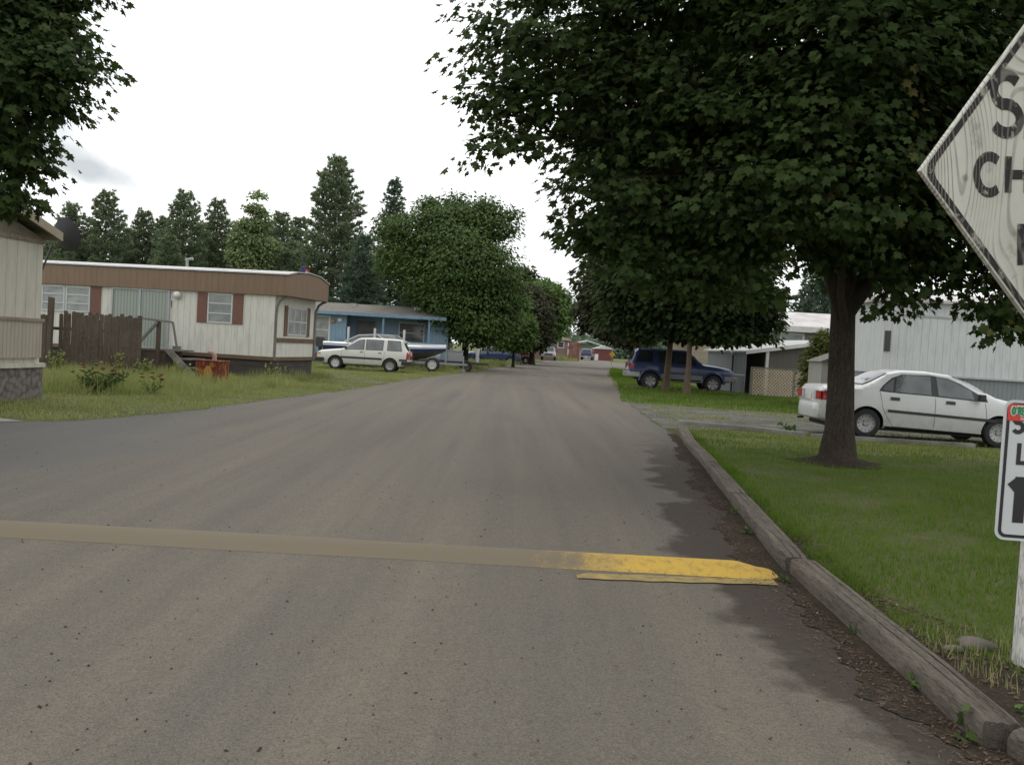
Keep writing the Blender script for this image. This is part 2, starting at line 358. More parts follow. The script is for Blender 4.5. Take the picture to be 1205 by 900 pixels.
M = dict(
    white_siding=siding('white_metal_siding', (.70,.69,.63), .205, .05, (.37,.34,.27), dirt=.55),
    white_siding_r=siding('pale_blue_white_siding', (.63,.65,.645), .2, .05, (.38,.39,.38), dirt=.6),
    grey_skirt=siding('grey_skirt_siding', (.245,.265,.275), .12, .1, dirt=.4),
    cream_siding=siding('cream_siding', (.57,.545,.46), .3, .05, (.30,.28,.22), dirt=.5),
    cream_slat=siding('cream_slats', (.42,.385,.31), .11, .14, (.25,.22,.17), dirt=.6),
    wood_gable=mat_wood('weathered_gable_boards', (.24,.20,.155), (.34,.29,.23), (6,6,.6)),
    brown_fascia=siding('brown_metal_fascia', (.225,.15,.095), .2, .05, (.12,.08,.05), dirt=.4),
    brown_trim=dirty('brown_trim_paint', (.17,.11,.065), .7, .35),
    dark_skirt=siding('dark_brown_skirt_boards', (.055,.045,.042), .19, .08, (.11,.10,.09), axis=2, dirt=.7, rough=.85),
    blue_siding=siding('light_blue_siding', (.21,.325,.43), .2, .07, (.33,.42,.48), dirt=.5),
    blue_trim=dirty('blue_trim', (.20,.32,.43), .6, .3),
    grey_siding=siding('warm_grey_siding', (.20,.19,.175), .3, .04, dirt=.3),
    grey_dark=siding('taupe_wall_boards', (.115,.10,.09), .3, .04, dirt=.4),
    roof_metal=dirty('pale_roof_metal', (.55,.55,.54), .55, .35, 2),
    roof_white=dirty('weathered_white_roof', (.62,.61,.60), .6, .3, 1.2, dirt=(.42,.36,.34)),
    shingle=mat_shingle('grey_brown_shingles', (.16,.15,.13), (.24,.22,.19)),
    white_paint=dirty('white_paint', (.70,.70,.67), .6, .2),
    white_frame=dirty('white_window_frame', (.60,.61,.60), .5, .2),
    alu=dirty('aluminium_frame', (.45,.46,.46), .45, .2, metal=.4),
    glass=glassm('window_glass', (.055,.06,.06)),
    curtain_glass=glassm('window_glass_with_curtain', (.21,.225,.22), .15),
    green_drape=siding('sliding_glass_with_green_drape', (.33,.375,.325), .11, .2, (.25,.29,.25), dirt=.3, rough=.25),
    shutter=mat_brick('red_brick_shutter', (.15,.070,.052), (.19,.10,.075), (.27,.20,.17), 11),
    old_wood=mat_wood('old_grey_brown_boards', (.085,.065,.05), (.155,.125,.10), (7,7,.8)),
    grey_wood=mat_wood('weathered_grey_lumber', (.16,.145,.125), (.27,.25,.22), (4,4,4)),
    timber=mat_wood('weathered_road_edge_timber', (.105,.088,.070), (.27,.235,.19), (12,.7,12), bump=1.3),
    rubble=mat_stone('rough_stone_skirt', (.26,.235,.215), (.17,.15,.14), 9),
    rock=mat_stone('grey_rock', (.22,.20,.17), (.15,.13,.11), 4),
    concrete=dirty('old_concrete', (.30,.285,.255), .9, .35, 2, bump=.4),
    edging=dirty('dirty_white_edging', (.36,.35,.32), .85, .6, 1.5, dirt=(.12,.11,.08)),
    rust=mat_rust(), rustpipe=dirty('pinkish_rusty_pipe', (.42,.27,.23), .7, .3),
    dark_metal=dirty('dark_grey_metal', (.05,.05,.052), .5, .3), black=dirty('black_rubber', (.022,.022,.023), .75, .3),
    dish=dirty('dark_grey_mesh', (.06,.06,.065), .7, .2),
    chrome=dirty('dull_chrome', (.5,.5,.5), .3, .2, metal=.9), silver=dirty('silver_wheel', (.42,.42,.42), .4, .35, 8, metal=.3),
    white_wheel=dirty('white_steel_wheel', (.62,.62,.6), .45, .2, 8),
    plastic_black=dirty('black_trim', (.03,.03,.032), .5, .2),
    red_lens=dirty('red_lens', (.42,.02,.015), .2, .2, 6), amber_lens=dirty('amber_lens', (.55,.16,.02), .25, .1),
    clear_lens=dirty('clear_lens', (.55,.55,.55), .15, .1),
    sign_white=dirty('reflective_white_sign', (.58,.60,.61), .4, .06, 2), sign_black=dirty('sign_black', (.02,.02,.022), .45, .1),
    red_sticker=dirty('red_sticker', (.62,.06,.03), .45, .1), green_ink=dirty('green_ink', (.03,.25,.09), .5, .1),
    sign_yellow=dirty('yellow_sign', (.50,.28,.03), .5, .1), ply=mat_ply('weathered_plywood_paint'), ply_black=mat_ply('worn_black_letter_paint', True),
    galv=dirty('galvanised_steel', (.38,.39,.39), .5, .2, metal=.5),
    road=mat_road(), ground=mat_ground(), gravel=mat_gravel(), dirt=mat_dirt(), yellow=mat_yellow(), yellow_dull=dirty('dull_ochre_road_paint', (.36,.26,.07), .8, .6, 11, bump=.4, dirt=(.14,.115,.075), fine=90), bumpa=mat_bump_asphalt(),
    bark=mat_wood('maple_bark', (.026,.020,.016), (.085,.067,.051), (6,6,.9), .95, 1.2),
    bark2=mat_wood('reddish_bark', (.12,.085,.06), (.19,.14,.10), (5,5,1), .95, .8),
    maple=leafm('maple_leaves', (.018,.032,.010), (.046,.072,.020), (.15,.12,.04), trans=.2, clump=.6),
    maple2=leafm('deep_maple_leaves', (.014,.025,.009), (.036,.056,.018), (.11,.08,.035), clump=.5),
    redmaple=leafm('bronze_maple_leaves', (.034,.034,.020), (.052,.054,.028), (.09,.05,.04)),
    midgreen=leafm('mid_green_leaves', (.038,.068,.020), (.085,.130,.040), clump=.4),
    lightgreen=leafm('light_green_leaves', (.065,.115,.030), (.10,.165,.045)),
    poplar=leafm('poplar_leaves', (.15,.20,.09), (.21,.26,.12), trans=.35),
    pine=leafm('pine_needles', (.125,.162,.098), (.18,.215,.135), trans=.4, clump=.25),
    spruce=leafm('spruce_needles', (.065,.100,.075), (.11,.155,.11), trans=.35, clump=.3),
    grass=leafm('lawn_blades', (.040,.105,.010), (.125,.190,.028), (.34,.28,.12), trans=.4, clump=.4, spec=.05),
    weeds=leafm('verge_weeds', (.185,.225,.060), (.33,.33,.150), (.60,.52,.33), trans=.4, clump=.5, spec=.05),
    arb=leafm('arborvitae_foliage', (.07,.085,.02), (.10,.12,.03), (.10,.07,.03)),
    litter=leafm('dry_litter', (.055,.038,.026), (.13,.09,.06), (.36,.29,.20), trans=.1, clump=5),
    rose_red=dirty('rose_petals', (.23,.012,.018), .6, .3), tan=dirty('tan_siding', (.42,.36,.27), .8, .2),
    mauve=siding('mauve_boards', (.24,.155,.14), .2, .08, dirt=.4), red_wood=siding('red_brown_boards', (.19,.065,.04), .2, .1, dirt=.4),
    red_paint=dirty('faded_red_paint', (.16,.04,.035), .6, .3), lattice=dirty('pale_lattice_wood', (.55,.45,.33), .8, .25),
    flag=dirty('flag_white_cloth', (.65,.65,.65), .8, .1), flag_red=dirty('flag_red_cloth', (.45,.04,.05), .8, .1), flag_blue=dirty('flag_blue_cloth', (.03,.05,.2), .8, .1),
    globe=dirty('white_lamp_globe', (.75,.75,.72), .4, .1), cushion=dirty('rubbish_grey', (.25,.25,.24), .8, .3),
    paint_white=paint('white_car_paint', (.68,.69,.68)), paint_cream=paint('offwhite_car_paint', (.66,.65,.60), .4, .2),
    paint_blue=paint('dark_blue_car_paint', (.025,.045,.13)), paint_silver=paint('silver_car_paint', (.24,.25,.26)),
    paint_red=paint('dark_red_car_paint', (.22,.03,.035)), lower_silver=paint('lower_grey_paint', (.28,.29,.30)),
    hull_white=paint('boat_white_gelcoat', (.62,.64,.66), .3), hull_navy=paint('boat_navy_gelcoat', (.02,.028,.12), .3, dirt=.1),
    hull_grey=dirty('boat_grey_bottom', (.20,.205,.205), .5, .3),
    car_glass=glassm('car_glass', (.09,.098,.10), .04), car_glass_dark=glassm('dark_car_glass', (.018,.02,.024), .04),
)

# ------------------------------------------------------------------ camera, world, light
cam_d = bpy.data.cameras.new('camera'); cam = bpy.data.objects.new('camera', cam_d); COL.objects.link(cam)
c, s = math.cos(ROLL), math.sin(ROLL); cp, sp = math.cos(PITCH), math.sin(PITCH)
cam.matrix_world = Matrix(((c,-s,0,0),(s*sp,c*sp,-cp,0),(s*cp,c*cp,sp,CH),(0,0,0,1)))
cam_d.sensor_fit = 'HORIZONTAL'; cam_d.sensor_width = 36; cam_d.lens = 36*FX/1205
cam_d.clip_start = .05; cam_d.clip_end = 4000
SC.camera = cam

SUN_EL, SUN_AZ = R(58), R(-15)     # bright patch of the overcast: ahead, slightly left
w = bpy.data.worlds.new('World'); SC.world = w; w.use_nodes = True
nt = w.node_tree; nt.nodes.clear()
def wn(k, **kw):
    x = nt.nodes.new(k)
    for a, v in kw.items(): setattr(x, a, v)
    return x
wo = wn('ShaderNodeOutputWorld'); bg = wn('ShaderNodeBackground'); nt.links.new(bg.outputs[0], wo.inputs[0])
sky = wn('ShaderNodeTexSky', sky_type='NISHITA'); sky.sun_disc = False; sky.sun_elevation = SUN_EL; sky.sun_rotation = SUN_AZ
tc = wn('ShaderNodeTexCoord'); mp = wn('ShaderNodeMapping'); mp.inputs['Scale'].default_value = (1,1,3.2)
nt.links.new(tc.outputs['Generated'], mp.inputs[0])
nz = wn('ShaderNodeTexNoise'); nz.inputs['Scale'].default_value = 2.1; nz.inputs['Detail'].default_value = 6; nz.inputs['Distortion'].default_value = .3
nt.links.new(mp.outputs[0], nz.inputs['Vector'])
rp = wn('ShaderNodeValToRGB'); rp.color_ramp.elements[0].position = .35; rp.color_ramp.elements[0].color = (12.6,12.9,13.1,1)
rp.color_ramp.elements[1].position = .7; rp.color_ramp.elements[1].color = (15.5,15.5,15.3,1)
nt.links.new(nz.outputs[0], rp.inputs[0])
# one thin darker cloud low on the left
def cloud_patch(px, py, size, aspect):
    d = Vector(ray(px, py)).normalized()
    rot = d.to_track_quat('Y', 'Z').inverted().to_euler()
    m = wn('ShaderNodeMapping', vector_type='POINT'); m.inputs['Rotation'].default_value = rot
    m.inputs['Rotation'].default_value = rot
    nt.links.new(tc.outputs['Generated'], m.inputs[0])
    m2 = wn('ShaderNodeMapping'); m2.inputs['Rotation'].default_value = (0, R(-13), 0)
    nt.links.new(m.outputs[0], m2.inputs[0])
    n2 = wn('ShaderNodeTexNoise'); n2.inputs['Scale'].default_value = 14; n2.inputs['Detail'].default_value = 4
    nt.links.new(m2.outputs[0], n2.inputs['Vector'])
    sx = wn('ShaderNodeSeparateXYZ'); nt.links.new(m2.outputs[0], sx.inputs[0])
    def mt(op, a, b):
        q = wn('ShaderNodeMath', operation=op)
        for i, v in enumerate((a, b)):
            if isinstance(v, (int, float)): q.inputs[i].default_value = v
            else: nt.links.new(v, q.inputs[i])
        return q.outputs[0]
    a = mt('POWER', mt('ABSOLUTE', mt('DIVIDE', sx.outputs[0], size), 0), 2)
    b = mt('POWER', mt('ABSOLUTE', mt('DIVIDE', sx.outputs[2], size/aspect), 0), 2)
    e = mt('ADD', mt('ADD', a, b), mt('MULTIPLY', mt('SUBTRACT', n2.outputs[0], .5), 2.2))
    r = wn('ShaderNodeValToRGB'); r.color_ramp.elements[0].position = 0; r.color_ramp.elements[0].color = (1,1,1,1)
    r.color_ramp.elements[1].position = 1; r.color_ramp.elements[1].color = (0,0,0,1)
    nt.links.new(e, r.inputs[0])
    f = mt('MULTIPLY', r.outputs[0], mt('GREATER_THAN', sx.outputs[1], 0))
    return f
mx0 = wn('ShaderNodeMix', data_type='RGBA'); mx0.inputs[0].default_value = .93
nt.links.new(sky.outputs[0], mx0.inputs[6]); nt.links.new(rp.outputs[0], mx0.inputs[7])
cur = mx0.outputs[2]
for (px, py, sz, asp, stg) in ((118,203,.085,4.6,.85),(75,158,.06,3,.55)):
    f = cloud_patch(px, py, sz, asp)
    q = wn('ShaderNodeMath', operation='MULTIPLY'); q.inputs[1].default_value = stg; nt.links.new(f, q.inputs[0])
    m3 = wn('ShaderNodeMix', data_type='RGBA'); nt.links.new(q.outputs[0], m3.inputs[0]); nt.links.new(cur, m3.inputs[6])
    m3.inputs[7].default_value = (5.3,5.8,6.1,1); cur = m3.outputs[2]
nt.links.new(cur, bg.inputs[0]); bg.inputs[1].default_value = .1
sd = bpy.data.lights.new('sun', 'SUN'); sd.energy = .7; sd.angle = R(25); sd.color = (1,.97,.92)
so = bpy.data.objects.new('sun', sd); COL.objects.link(so)
dv = Vector((math.sin(-SUN_AZ)*-1*math.cos(SUN_EL), math.cos(SUN_AZ)*math.cos(SUN_EL), math.sin(SUN_EL)))
so.rotation_euler = dv.to_track_quat('Z', 'Y').to_euler(); so.location = dv*50
SC.view_settings.view_transform = 'Standard'; SC.view_settings.look = 'None'
SC.view_settings.exposure = -.02; SC.view_settings.gamma = 1
SC.cycles.max_bounces = 6; SC.cycles.diffuse_bounces = 3; SC.cycles.transparent_max_bounces = 4

exec_after = []
# ------------------------------------------------------------------ ground, road
LEFT = [(-60,-2),(-30,6),(-12,11.6),(-7.9,12.6),(-7.0,13.3),(-6.6,13.7),(-6.1,14.9),(-5.7,16.8),(-5.4,19.8),(-4.5,26.6),(-3.9,34.8),(-2.0,50.6),(-.3,71),(2.3,92),(3.6,105),(3.8,117)]
RIGHT = [(2.1,-2),(2.1,3.4),(1.98,4.7),(2.0,6.4),(2.2,8.7),(2.46,10.9),(2.7,13.5),(3.1,17.7),(3.15,20),(3.6,29.6),(4.95,45.5),(6.3,62),(8.6,82)]
def at_edge(E, y):
    for (x0,y0),(x1,y1) in zip(E, E[1:]):
        if y0 <= y <= y1: return x0+(x1-x0)*(y-y0)/(y1-y0)
    return E[-1][0]
def jit(x, y, a): return a*(math.sin(y*2.3+x)+.6*math.sin(y*5.9+1.7)+.4*math.sin(y*13.1))
b = B(); b.add([(-1500,-300,0),(1500,-300,0),(1500,2500,0),(-1500,2500,0)], [(0,1,2,3)])
struct('ground', b, M['ground'])
def road_poly():
    pts = [(-60,-8)]+[(x,y) for x,y in LEFT[:3]]
    y = 12.4
    while y < 117: pts.append((at_edge(LEFT, y)+jit(1,y,.045)*(1+y/60), y)); y += .35 if y < 40 else 2
    pts += [(3.8,119),(-8,121),(-8,128),(9,134),(13,168),(16,168),(14,132),(17,116),(60,108),(60,97),(20,93),(11.8,92),(8.6,88)]
    y = 82
    while y > 3.2: pts.append((at_edge(RIGHT, y)+(jit(2,y,.05) if y > 17.8 else .06), y)); y -= .35 if y < 40 else 2
    pts += [(2.2,3.2),(3,-8)]
    return pts
b = B(); rp_ = road_poly(); b.add([(x,y,.004) for x,y in rp_], [tuple(range(len(rp_)))])
struct('road', b, M['road'])
b = B(); g = [(3.15,18.6),(5,19.6),(8,19.75),(12,19.6),(26,19.2),(26,25.5),(12,26.2),(7,26.6),(5,27.2),(3.5,27.6)]
b.add([(x,y,.008) for x,y in g], [tuple(range(len(g)))]); struct('gravel_driveway', b, M['gravel'])
b = B(); g = [(-7.02,13.35),(-8.3,13.9),(-12,14.2),(-14,14.0),(-14,12),(-9,12.1),(-7.6,12.7)]
b.add([(x,y,.010) for x,y in g], [tuple(range(len(g)))]); struct('concrete_path', b, M['concrete'])
# bare gravelly patches on the left verge
for nm, g in (('dirt_patch', [(-9.5,31.0),(-6.9,30.3),(-5.6,29.4),(-4.9,27.5),(-4.4,29.2),(-4.3,33),(-4.9,36),(-6.4,36.5),(-8.5,38),(-10,37),(-7.2,33.2)]),
              ('dirt_patch', [(-1.7,57),(-.9,66),(.1,76),(-1.3,77),(-3.0,68),(-3.6,58),(-2.6,51),(-2.2,52)]),
              ('dirt_patch', [(4.6,38.5),(12,38.8),(12,42),(5.2,42.2)])):
    b = B(); b.add([(x,y,.0065 if x < 4 else .007) for x,y in g], [tuple(range(len(g)))]); struct(nm, b, mat_gravel('patchy_gravel', (.20,.18,.145), (.10,.09,.06)))
# soil strip beside the timbers (road side), irregular edge
b = B(); ys = [3.0+.04*i for i in range(366)]
L = [(at_edge(RIGHT,y)-(.20+.08*math.sin(y*1.9)+.05*math.sin(y*4.7+1)+.035*math.sin(y*11)+.02*math.sin(y*29)+.015*math.sin(y*53+2))*(1 if y < 12 else max(.25,1-(y-12)/7)), y, .009) for y in ys]
Rr = [(at_edge(RIGHT,y)+.1, y, .009) for y in ys]
b.grid([L, Rr]); struct('dirt_strip', b, M['dirt'])
# soil behind the timbers
b = B(); ys = [2.9+.15*i for i in range(50)]
L = [(at_edge(RIGHT,y)+.1, y, .009) for y in ys]
Rr = [(at_edge(RIGHT,y)+.42+max(0,(5.3-y))*.55+.08*math.sin(y*3.3), y, .009) for y in ys]
b.grid([L, Rr]); struct('dirt_bed', b, M['dirt'])

# ------------------------------------------------------------------ speed bumps
def bump_ridge(name, label, a, bb, w, h, mat, lane=(1,1)):
    a = Vector((*a,0)); bb = Vector((*bb,0)); d = (bb-a); L = d.length; d.normalize(); nrm = Vector((-d.y,d.x,0))
    n = 300; rows = []
    for i in range(n+1):
        t = i/n; row = []
        ww = w*(1+.03*math.sin(a.x*3+t*L*3.1)+.015*math.sin(t*L*7)); e = min(1, (t if lane[0] else 1)*40, ((1-t) if lane[1] else 1)*40)
        for k in range(9):
            u = -1+2*k/8
            z = .004+h*e*max(0,1-u*u)**1.5*(1+.03*math.sin(t*23+k))+.0012
            p = a+d*(t*L)+nrm*(u*ww/2); row.append((p.x,p.y,z))
        rows.append(row)
    b = B(); b.grid(rows); return b
sb = thing('speed_bump', 'long rounded asphalt speed bump in the foreground, its right end painted yellow', 'speed bump')
bump_ridge('', '', (-9.5,6.35), (1.95,6.48), .40, .072, None).build('ridge', M['yellow'], sb, 60)
b = B(); rows = []
for i in range(31):
    t = i/30; x = .50+t*1.36; kk = min(1.15, .7+t*8)
    rows.append([(x, 6.00+.008*math.sin(t*31)+.12*t-.01*math.sin(t*5), .0115),(x, 6.00+.12*t+(.125+.006*math.sin(t*23)+.005*t)*kk, .0115)])
b.grid(rows); b.build('painted_strip', M['yellow_dull'], sb)
sb2 = thing('speed_bump', 'distant low speed bump crossing the road near the blue off-roader', 'speed bump')
bump_ridge('', '', (-1.8,48.5), (5.0,49.4), .5, .05, None).build('ridge', M['bumpa'], sb2, 60)

# ------------------------------------------------------------------ timbers along the road
def timber(name, label, a, bb, w=.2, h=.17, z0=.0, seed=1, rough_end=0):
    rnd = random.Random(seed); a = Vector((*a,0)); bb = Vector((*bb,0)); d = bb-a; L = d.length; d.normalize(); nrm = Vector((-d.y,d.x,0))
    n = max(6, int(L/.07)); prof = [(-.5,0),(-.515,.4),(-.50,.80),(-.455,.95),(-.24,1.0),(-.2,.90),(-.16,1.0),(.1,.98),(.13,.86),(.17,1.0),(.44,.96),(.5,.80),(.5,.35),(.48,0)]
    rows = []; ph = [rnd.random()*6 for _ in range(8)]
    for i in range(n+1):
        t = i*L/n; row = []
        e = min(1, (min(t, L-t)+.02)/.06)
        for k, (u, v) in enumerate(prof):
            j = .030*math.sin(t*3.1+ph[k%8])+.018*math.sin(t*9.7+ph[(k*3)%8])+rnd.uniform(-.008,.008)
            crack = -.10*max(0, math.sin(t*1.3+ph[0]+k*2.1))**8
            vv = v*(.90+.10*e)+(j+crack)*(1 if 2 < k < 11 else .3)
            if rough_end: vv *= 1-rough_end*max(0,math.sin(t*14+k))*.25
            p = a+d*t+nrm*(u*w*(.93+.07*e)+j*.12); row.append((-0+p.x,p.y,z0+max(0,vv)*h))
        rows.append(row)
    b = B(); b.grid(rows); m = len(prof)
    b.f.append(tuple(range(m))); b.f.append(tuple(n*m+i for i in range(m-1,-1,-1)))
    o = b.build(name, M['timber'], None, 40)
    return tag(o, label, 'timber', 'timbers laid end to end along the right road edge')
T = [((2.33,2.55),(2.12,3.60),.19,.125,'short broken timber at the bottom right corner, its end splintered',.9),
     ((2.04,3.64),(2.12,6.50),.165,.13,'long weathered timber in front of the yellow speed bump end',0),
     ((2.10,6.56),(2.42,9.55),.165,.125,'cracked timber just beyond the yellow speed bump end',0),
     ((2.43,9.62),(2.72,12.3),.17,.12,'third timber up the road, level with the big maple',0),
     ((2.74,12.36),(3.05,15.6),.17,.12,'fourth timber up the road, tilted beside the lawn',0),
     ((3.07,15.66),(3.42,18.35),.18,.12,'farthest timber, ending at the gravel driveway',0)]
for i, (p0, p1, w_, h_, lb, re) in enumerate(T): timber('road_edge_timber', lb, p0, p1, w_, h_, 0, i+3, re)
for nm, lb, pts in (('driveway_edging', 'low dirty white edging strip left of the big maple trunk by the gravel', [(3.7,20.3),(5.2,19.5),(6.05,18.75)]),
               ('driveway_edging', 'low dirty white edging strip in front of the white sedan', [(6.1,18.62),(8.0,18.5),(9.3,18.42)])):
    b = B()
    for p, q in zip(pts, pts[1:]): b.bar((*p,.045),(*q,.05),.10,.09)
    tag(b.build(nm, M['edging'], bevel=.008), lb, 'edging')
def rock(loc, r, label, seed=1, name='rock'):
    rnd = random.Random(seed); bm = bmesh.new(); bmesh.ops.create_icosphere(bm, subdivisions=3, radius=1)
    for v in bm.verts:
        k = 1+.18*math.sin(v.co.x*3+seed)+.14*math.sin(v.co.y*4.1+seed*2)+rnd.uniform(-.03,.03)
        v.co = Vector((v.co.x*r[0]*k, v.co.y*r[1]*k, max(-.2,v.co.z)*r[2]*k))
    me = bpy.data.meshes.new(name); bm.to_mesh(me); bm.free(); me.materials.append(M['rock']); shade(me, 40)
    o = bpy.data.objects.new(name, me); COL.objects.link(o); o.location = loc
    return tag(o, label, 'rock')
rock((2.62,5.0,.02), (.12,.07,.035), 'flat grey rock in the grass left of the white sign post', 2)
rock((2.44,4.9,.02), (.045,.035,.025), 'small stone beside the flat grey rock near the sign post', 5)

# ------------------------------------------------------------------ numpy leaf / blade meshes
def np_mesh(name, verts, k, mat, parent=None):
    nf = len(verts)//k
    me = bpy.data.meshes.new(name); me.vertices.add(len(verts)); me.vertices.foreach_set('co', verts.astype(np.float32).ravel())
    me.loops.add(nf*k); me.loops.foreach_set('vertex_index', np.arange(nf*k, dtype=np.int32))
    me.polygons.add(nf); me.polygons.foreach_set('loop_start', np.arange(0, nf*k, k, dtype=np.int32))
    me.update(calc_edges=True); me.materials.append(mat)
    o = bpy.data.objects.new(name, me); COL.objects.link(o)
    if parent: o.parent = parent
    return o
def norm(a): return a/np.maximum(np.linalg.norm(a, axis=1, keepdims=True), 1e-9)
MAPLE = np.array([(0,0),(.22,-.02),(.16,.16),(.50,.22),(.36,.42),(.48,.60),(.20,.62),(.0,1.0),(-.20,.62),(-.48,.60),(-.36,.42),(-.50,.22),(-.16,.16),(-.22,-.02)])
MAPLE_S = np.array([(0,0),(.42,.12),(.26,.42),(.36,.66),(0,1.0),(-.36,.66),(-.26,.42),(-.42,.12)])
OVAL = np.array([(0,0),(.30,.35),(.22,.75),(0,1),(-.22,.75),(-.30,.35)])
def leaves(pos, axis, nor, size, tmpl, rng, fold=.18):
    N = len(pos); a = norm(axis); nn = nor-a*np.sum(nor*a, axis=1, keepdims=True); nn = norm(nn); s_ = np.cross(a, nn)
    k = len(tmpl); x = tmpl[:,0][None,:,None]; y = tmpl[:,1][None,:,None]
    sz = size[:,None,None]
    v = pos[:,None,:]+sz*(s_[:,None,:]*x+a[:,None,:]*y-nn[:,None,:]*(np.abs(x)*fold*2+y*y*fold))
    return v.reshape(-1,3), k
def crown_mesh(name, blobs, ncl, per, lsize, mat, parent, seed=1, tmpl=MAPLE_S, spread=.35, droop=.35, inner=.5, flat=.35):
    rng = np.random.default_rng(seed); bl = np.array([(*b_[0],b_[1]) for b_ in blobs]); C = bl[:,:3]; r = bl[:,3]
    wt = r**2.3; wt /= wt.sum(); idx = rng.choice(len(bl), ncl*2, p=wt)
    d = norm(rng.normal(size=(ncl*2,3))); rad = np.maximum(r[idx]-spread*.75, r[idx]*.35)*(inner+(1-inner)*rng.random(ncl*2)**.6)*rng.uniform(.88,1.12,ncl*2)
    p = C[idx]+d*rad[:,None]*np.array([1,1,.92])
    dist = np.linalg.norm(p[:,None,:]-C[None], axis=2)/r[None]; dist[np.arange(len(p)),idx] = 9
    keep = (dist.min(axis=1) > .55) | (rng.random(len(p)) < .30); p = p[keep][:ncl]; d = d[keep][:ncl]; n = len(p)
    cen = C.mean(axis=0); out = norm(p-cen); out = norm(out*.6+d*.6); out[:,2] *= .4
    P_ = np.repeat(p, per, axis=0); O = np.repeat(out, per, axis=0); N = len(P_)
    off = np.clip(rng.normal(size=(N,3)),-1.7,1.7)*spread; off[:,2] *= flat
    hor = np.linalg.norm(off[:,:2], axis=1); off[:,2] -= droop*hor*.5
    P_ = P_+off
    ax = norm(off*1.2/spread*.5+O*.8+rng.normal(size=(N,3))*.45+np.array([0,0,-.55]))
    no = norm(np.array([0,0,1.0])+O*.75+rng.normal(size=(N,3))*.42)
    sz = lsize*rng.uniform(.5,1.25,N)
    v, k = leaves(P_, ax, no, sz, tmpl, rng)
    o = np_mesh(name, v, k, mat, parent); return o, p
def limbs(parent, base, top, r0, blobs, mat, seed=1, twigs=6, flare=1.5, pts_extra=None, lean=None, fork=None, n=12):
    rnd = random.Random(seed); b = B(); base = Vector(base); top = Vector(top); H = (top-base).length
    tp = []; rr = []
    for i in range(13):
        t = i/12; p = base.lerp(top, t)+Vector((math.sin(t*4+seed)*.05*H*.12, math.cos(t*5+seed)*.05*H*.1, 0))*min(1,t*4)
        tp.append(p); rr.append(r0*(1-.45*t)*(1+(flare-1)*math.exp(-t*H/.22)))
    tp[0] = base-Vector((0,0,.1))
    b.tube(tp, rr, n)
    def curve(p0, p1, ra, rb, m=7, sag=.12):
        d = p1-p0; L = d.length; side = Vector((rnd.uniform(-1,1),rnd.uniform(-1,1),0))*L*.07
        ps = [p0.lerp(p1, i/m)+Vector((0,0,1))*sag*L*math.sin(math.pi*i/m)+side*math.sin(math.pi*i/m)+Vector((rnd.uniform(-1,1),rnd.uniform(-1,1),rnd.uniform(-1,1)))*L*.012 for i in range(m+1)]
        b.tube(ps, [ra+(rb-ra)*i/m for i in range(m+1)], 7, False); return ps
    for c_, r_ in blobs:
        c_ = Vector(c_); k = rnd.uniform(.55,1.0); st = tp[int(12*k)]
        if c_.z < st.z: st = tp[max(5,int(12*.55))]
        dd = (c_-st).length
        ps = curve(st, c_, max(.02,r0*.36*min(1,r_/1.3)), max(.012,r0*.10))
        for _ in range(twigs):
            q = c_+Vector((rnd.gauss(0,1),rnd.gauss(0,1),rnd.gauss(0,.8))).normalized()*r_*.9
            curve(ps[rnd.randint(3,7)], q, max(.010,r0*.06), .004, 5, .05)
    return b.build('trunk', mat, parent, 60)

def rel(v, o): return (v[0]-o[0], v[1]-o[1], v[2]-o[2])
# --- the big maple by the road
def px_blobs(lst, org): return [(rel(P(x,y,D), org), r) for x,y,D,r in lst]
MB = [(612,52,12.6,1.0),(592,118,12.6,.70),(582,165,12.6,.5),(680,20,13.2,1.25),(668,120,12.8,.75),(745,105,13.2,1.15),(715,215,12.9,.8),(762,245,13.4,.78),(690,175,13.5,.55),
      (842,140,12.8,1.1),(790,190,14,1.2),(800,-30,13,1.4),(760,150,15.0,1.4),(905,200,12.4,1.25),(940,40,12,1.1),(1010,70,11.6,1.5),(1000,190,12,1.35),(1120,60,12.2,1.5),(1090,190,12.6,1.35),
      (1150,275,13,.95),(1195,350,12.4,.72),(1160,345,13.2,.35),(1062,338,13.2,.42),(1085,290,13.4,.75),(1215,230,12.5,1.3),(985,262,13.5,.85),(1020,290,15,.9),(1045,362,13.4,.22),
      (1250,100,12.5,1.8),(1290,260,12.8,1.4),(900,-120,12.5,1.7),(1080,-120,13,2.0),(700,-110,13.5,1.2),(820,-220,14,1.8),(980,-290,14,2.1),(1150,-270,14.5,1.9),(960,-470,14.5,1.8),(1090,-430,14.8,1.6),
      (690,262,13,.50),(728,292,13.3,.60),(790,305,13.6,.75),(860,300,13.4,.9),(760,60,16.5,1.6),(880,0,17.5,1.6),(880,190,17,1.6),(1010,100,18,2.1),(1130,200,17.5,1.8),(1010,-150,18,2.2),(1180,20,17,2.0),(960,225,16.5,1.1),(1050,250,16.5,1.4),(1230,-120,15,2.0),(720,160,15.6,.9),(1000,-520,9.5,1.9),(1160,-430,9.5,1.9),(840,-420,10,1.5),(1100,-700,10,2),(1300,-350,10,2),(800,110,14.6,1.0),(1060,130,14.5,1.4),(930,130,14.5,1.2)]  # high lobes nearest the camera: added out of view to block sky light
org = (5.04,14.1,0)
t = thing('maple_tree', 'big dark maple in front of the white sedan, spreading over the whole upper right', 'tree', org)
bl = px_blobs(MB, org)
limbs(t, (0,0,0), (-.05,.15,6.3), .215, bl, M['bark'], 3, 5, 1.5, n=16)
ex = B()
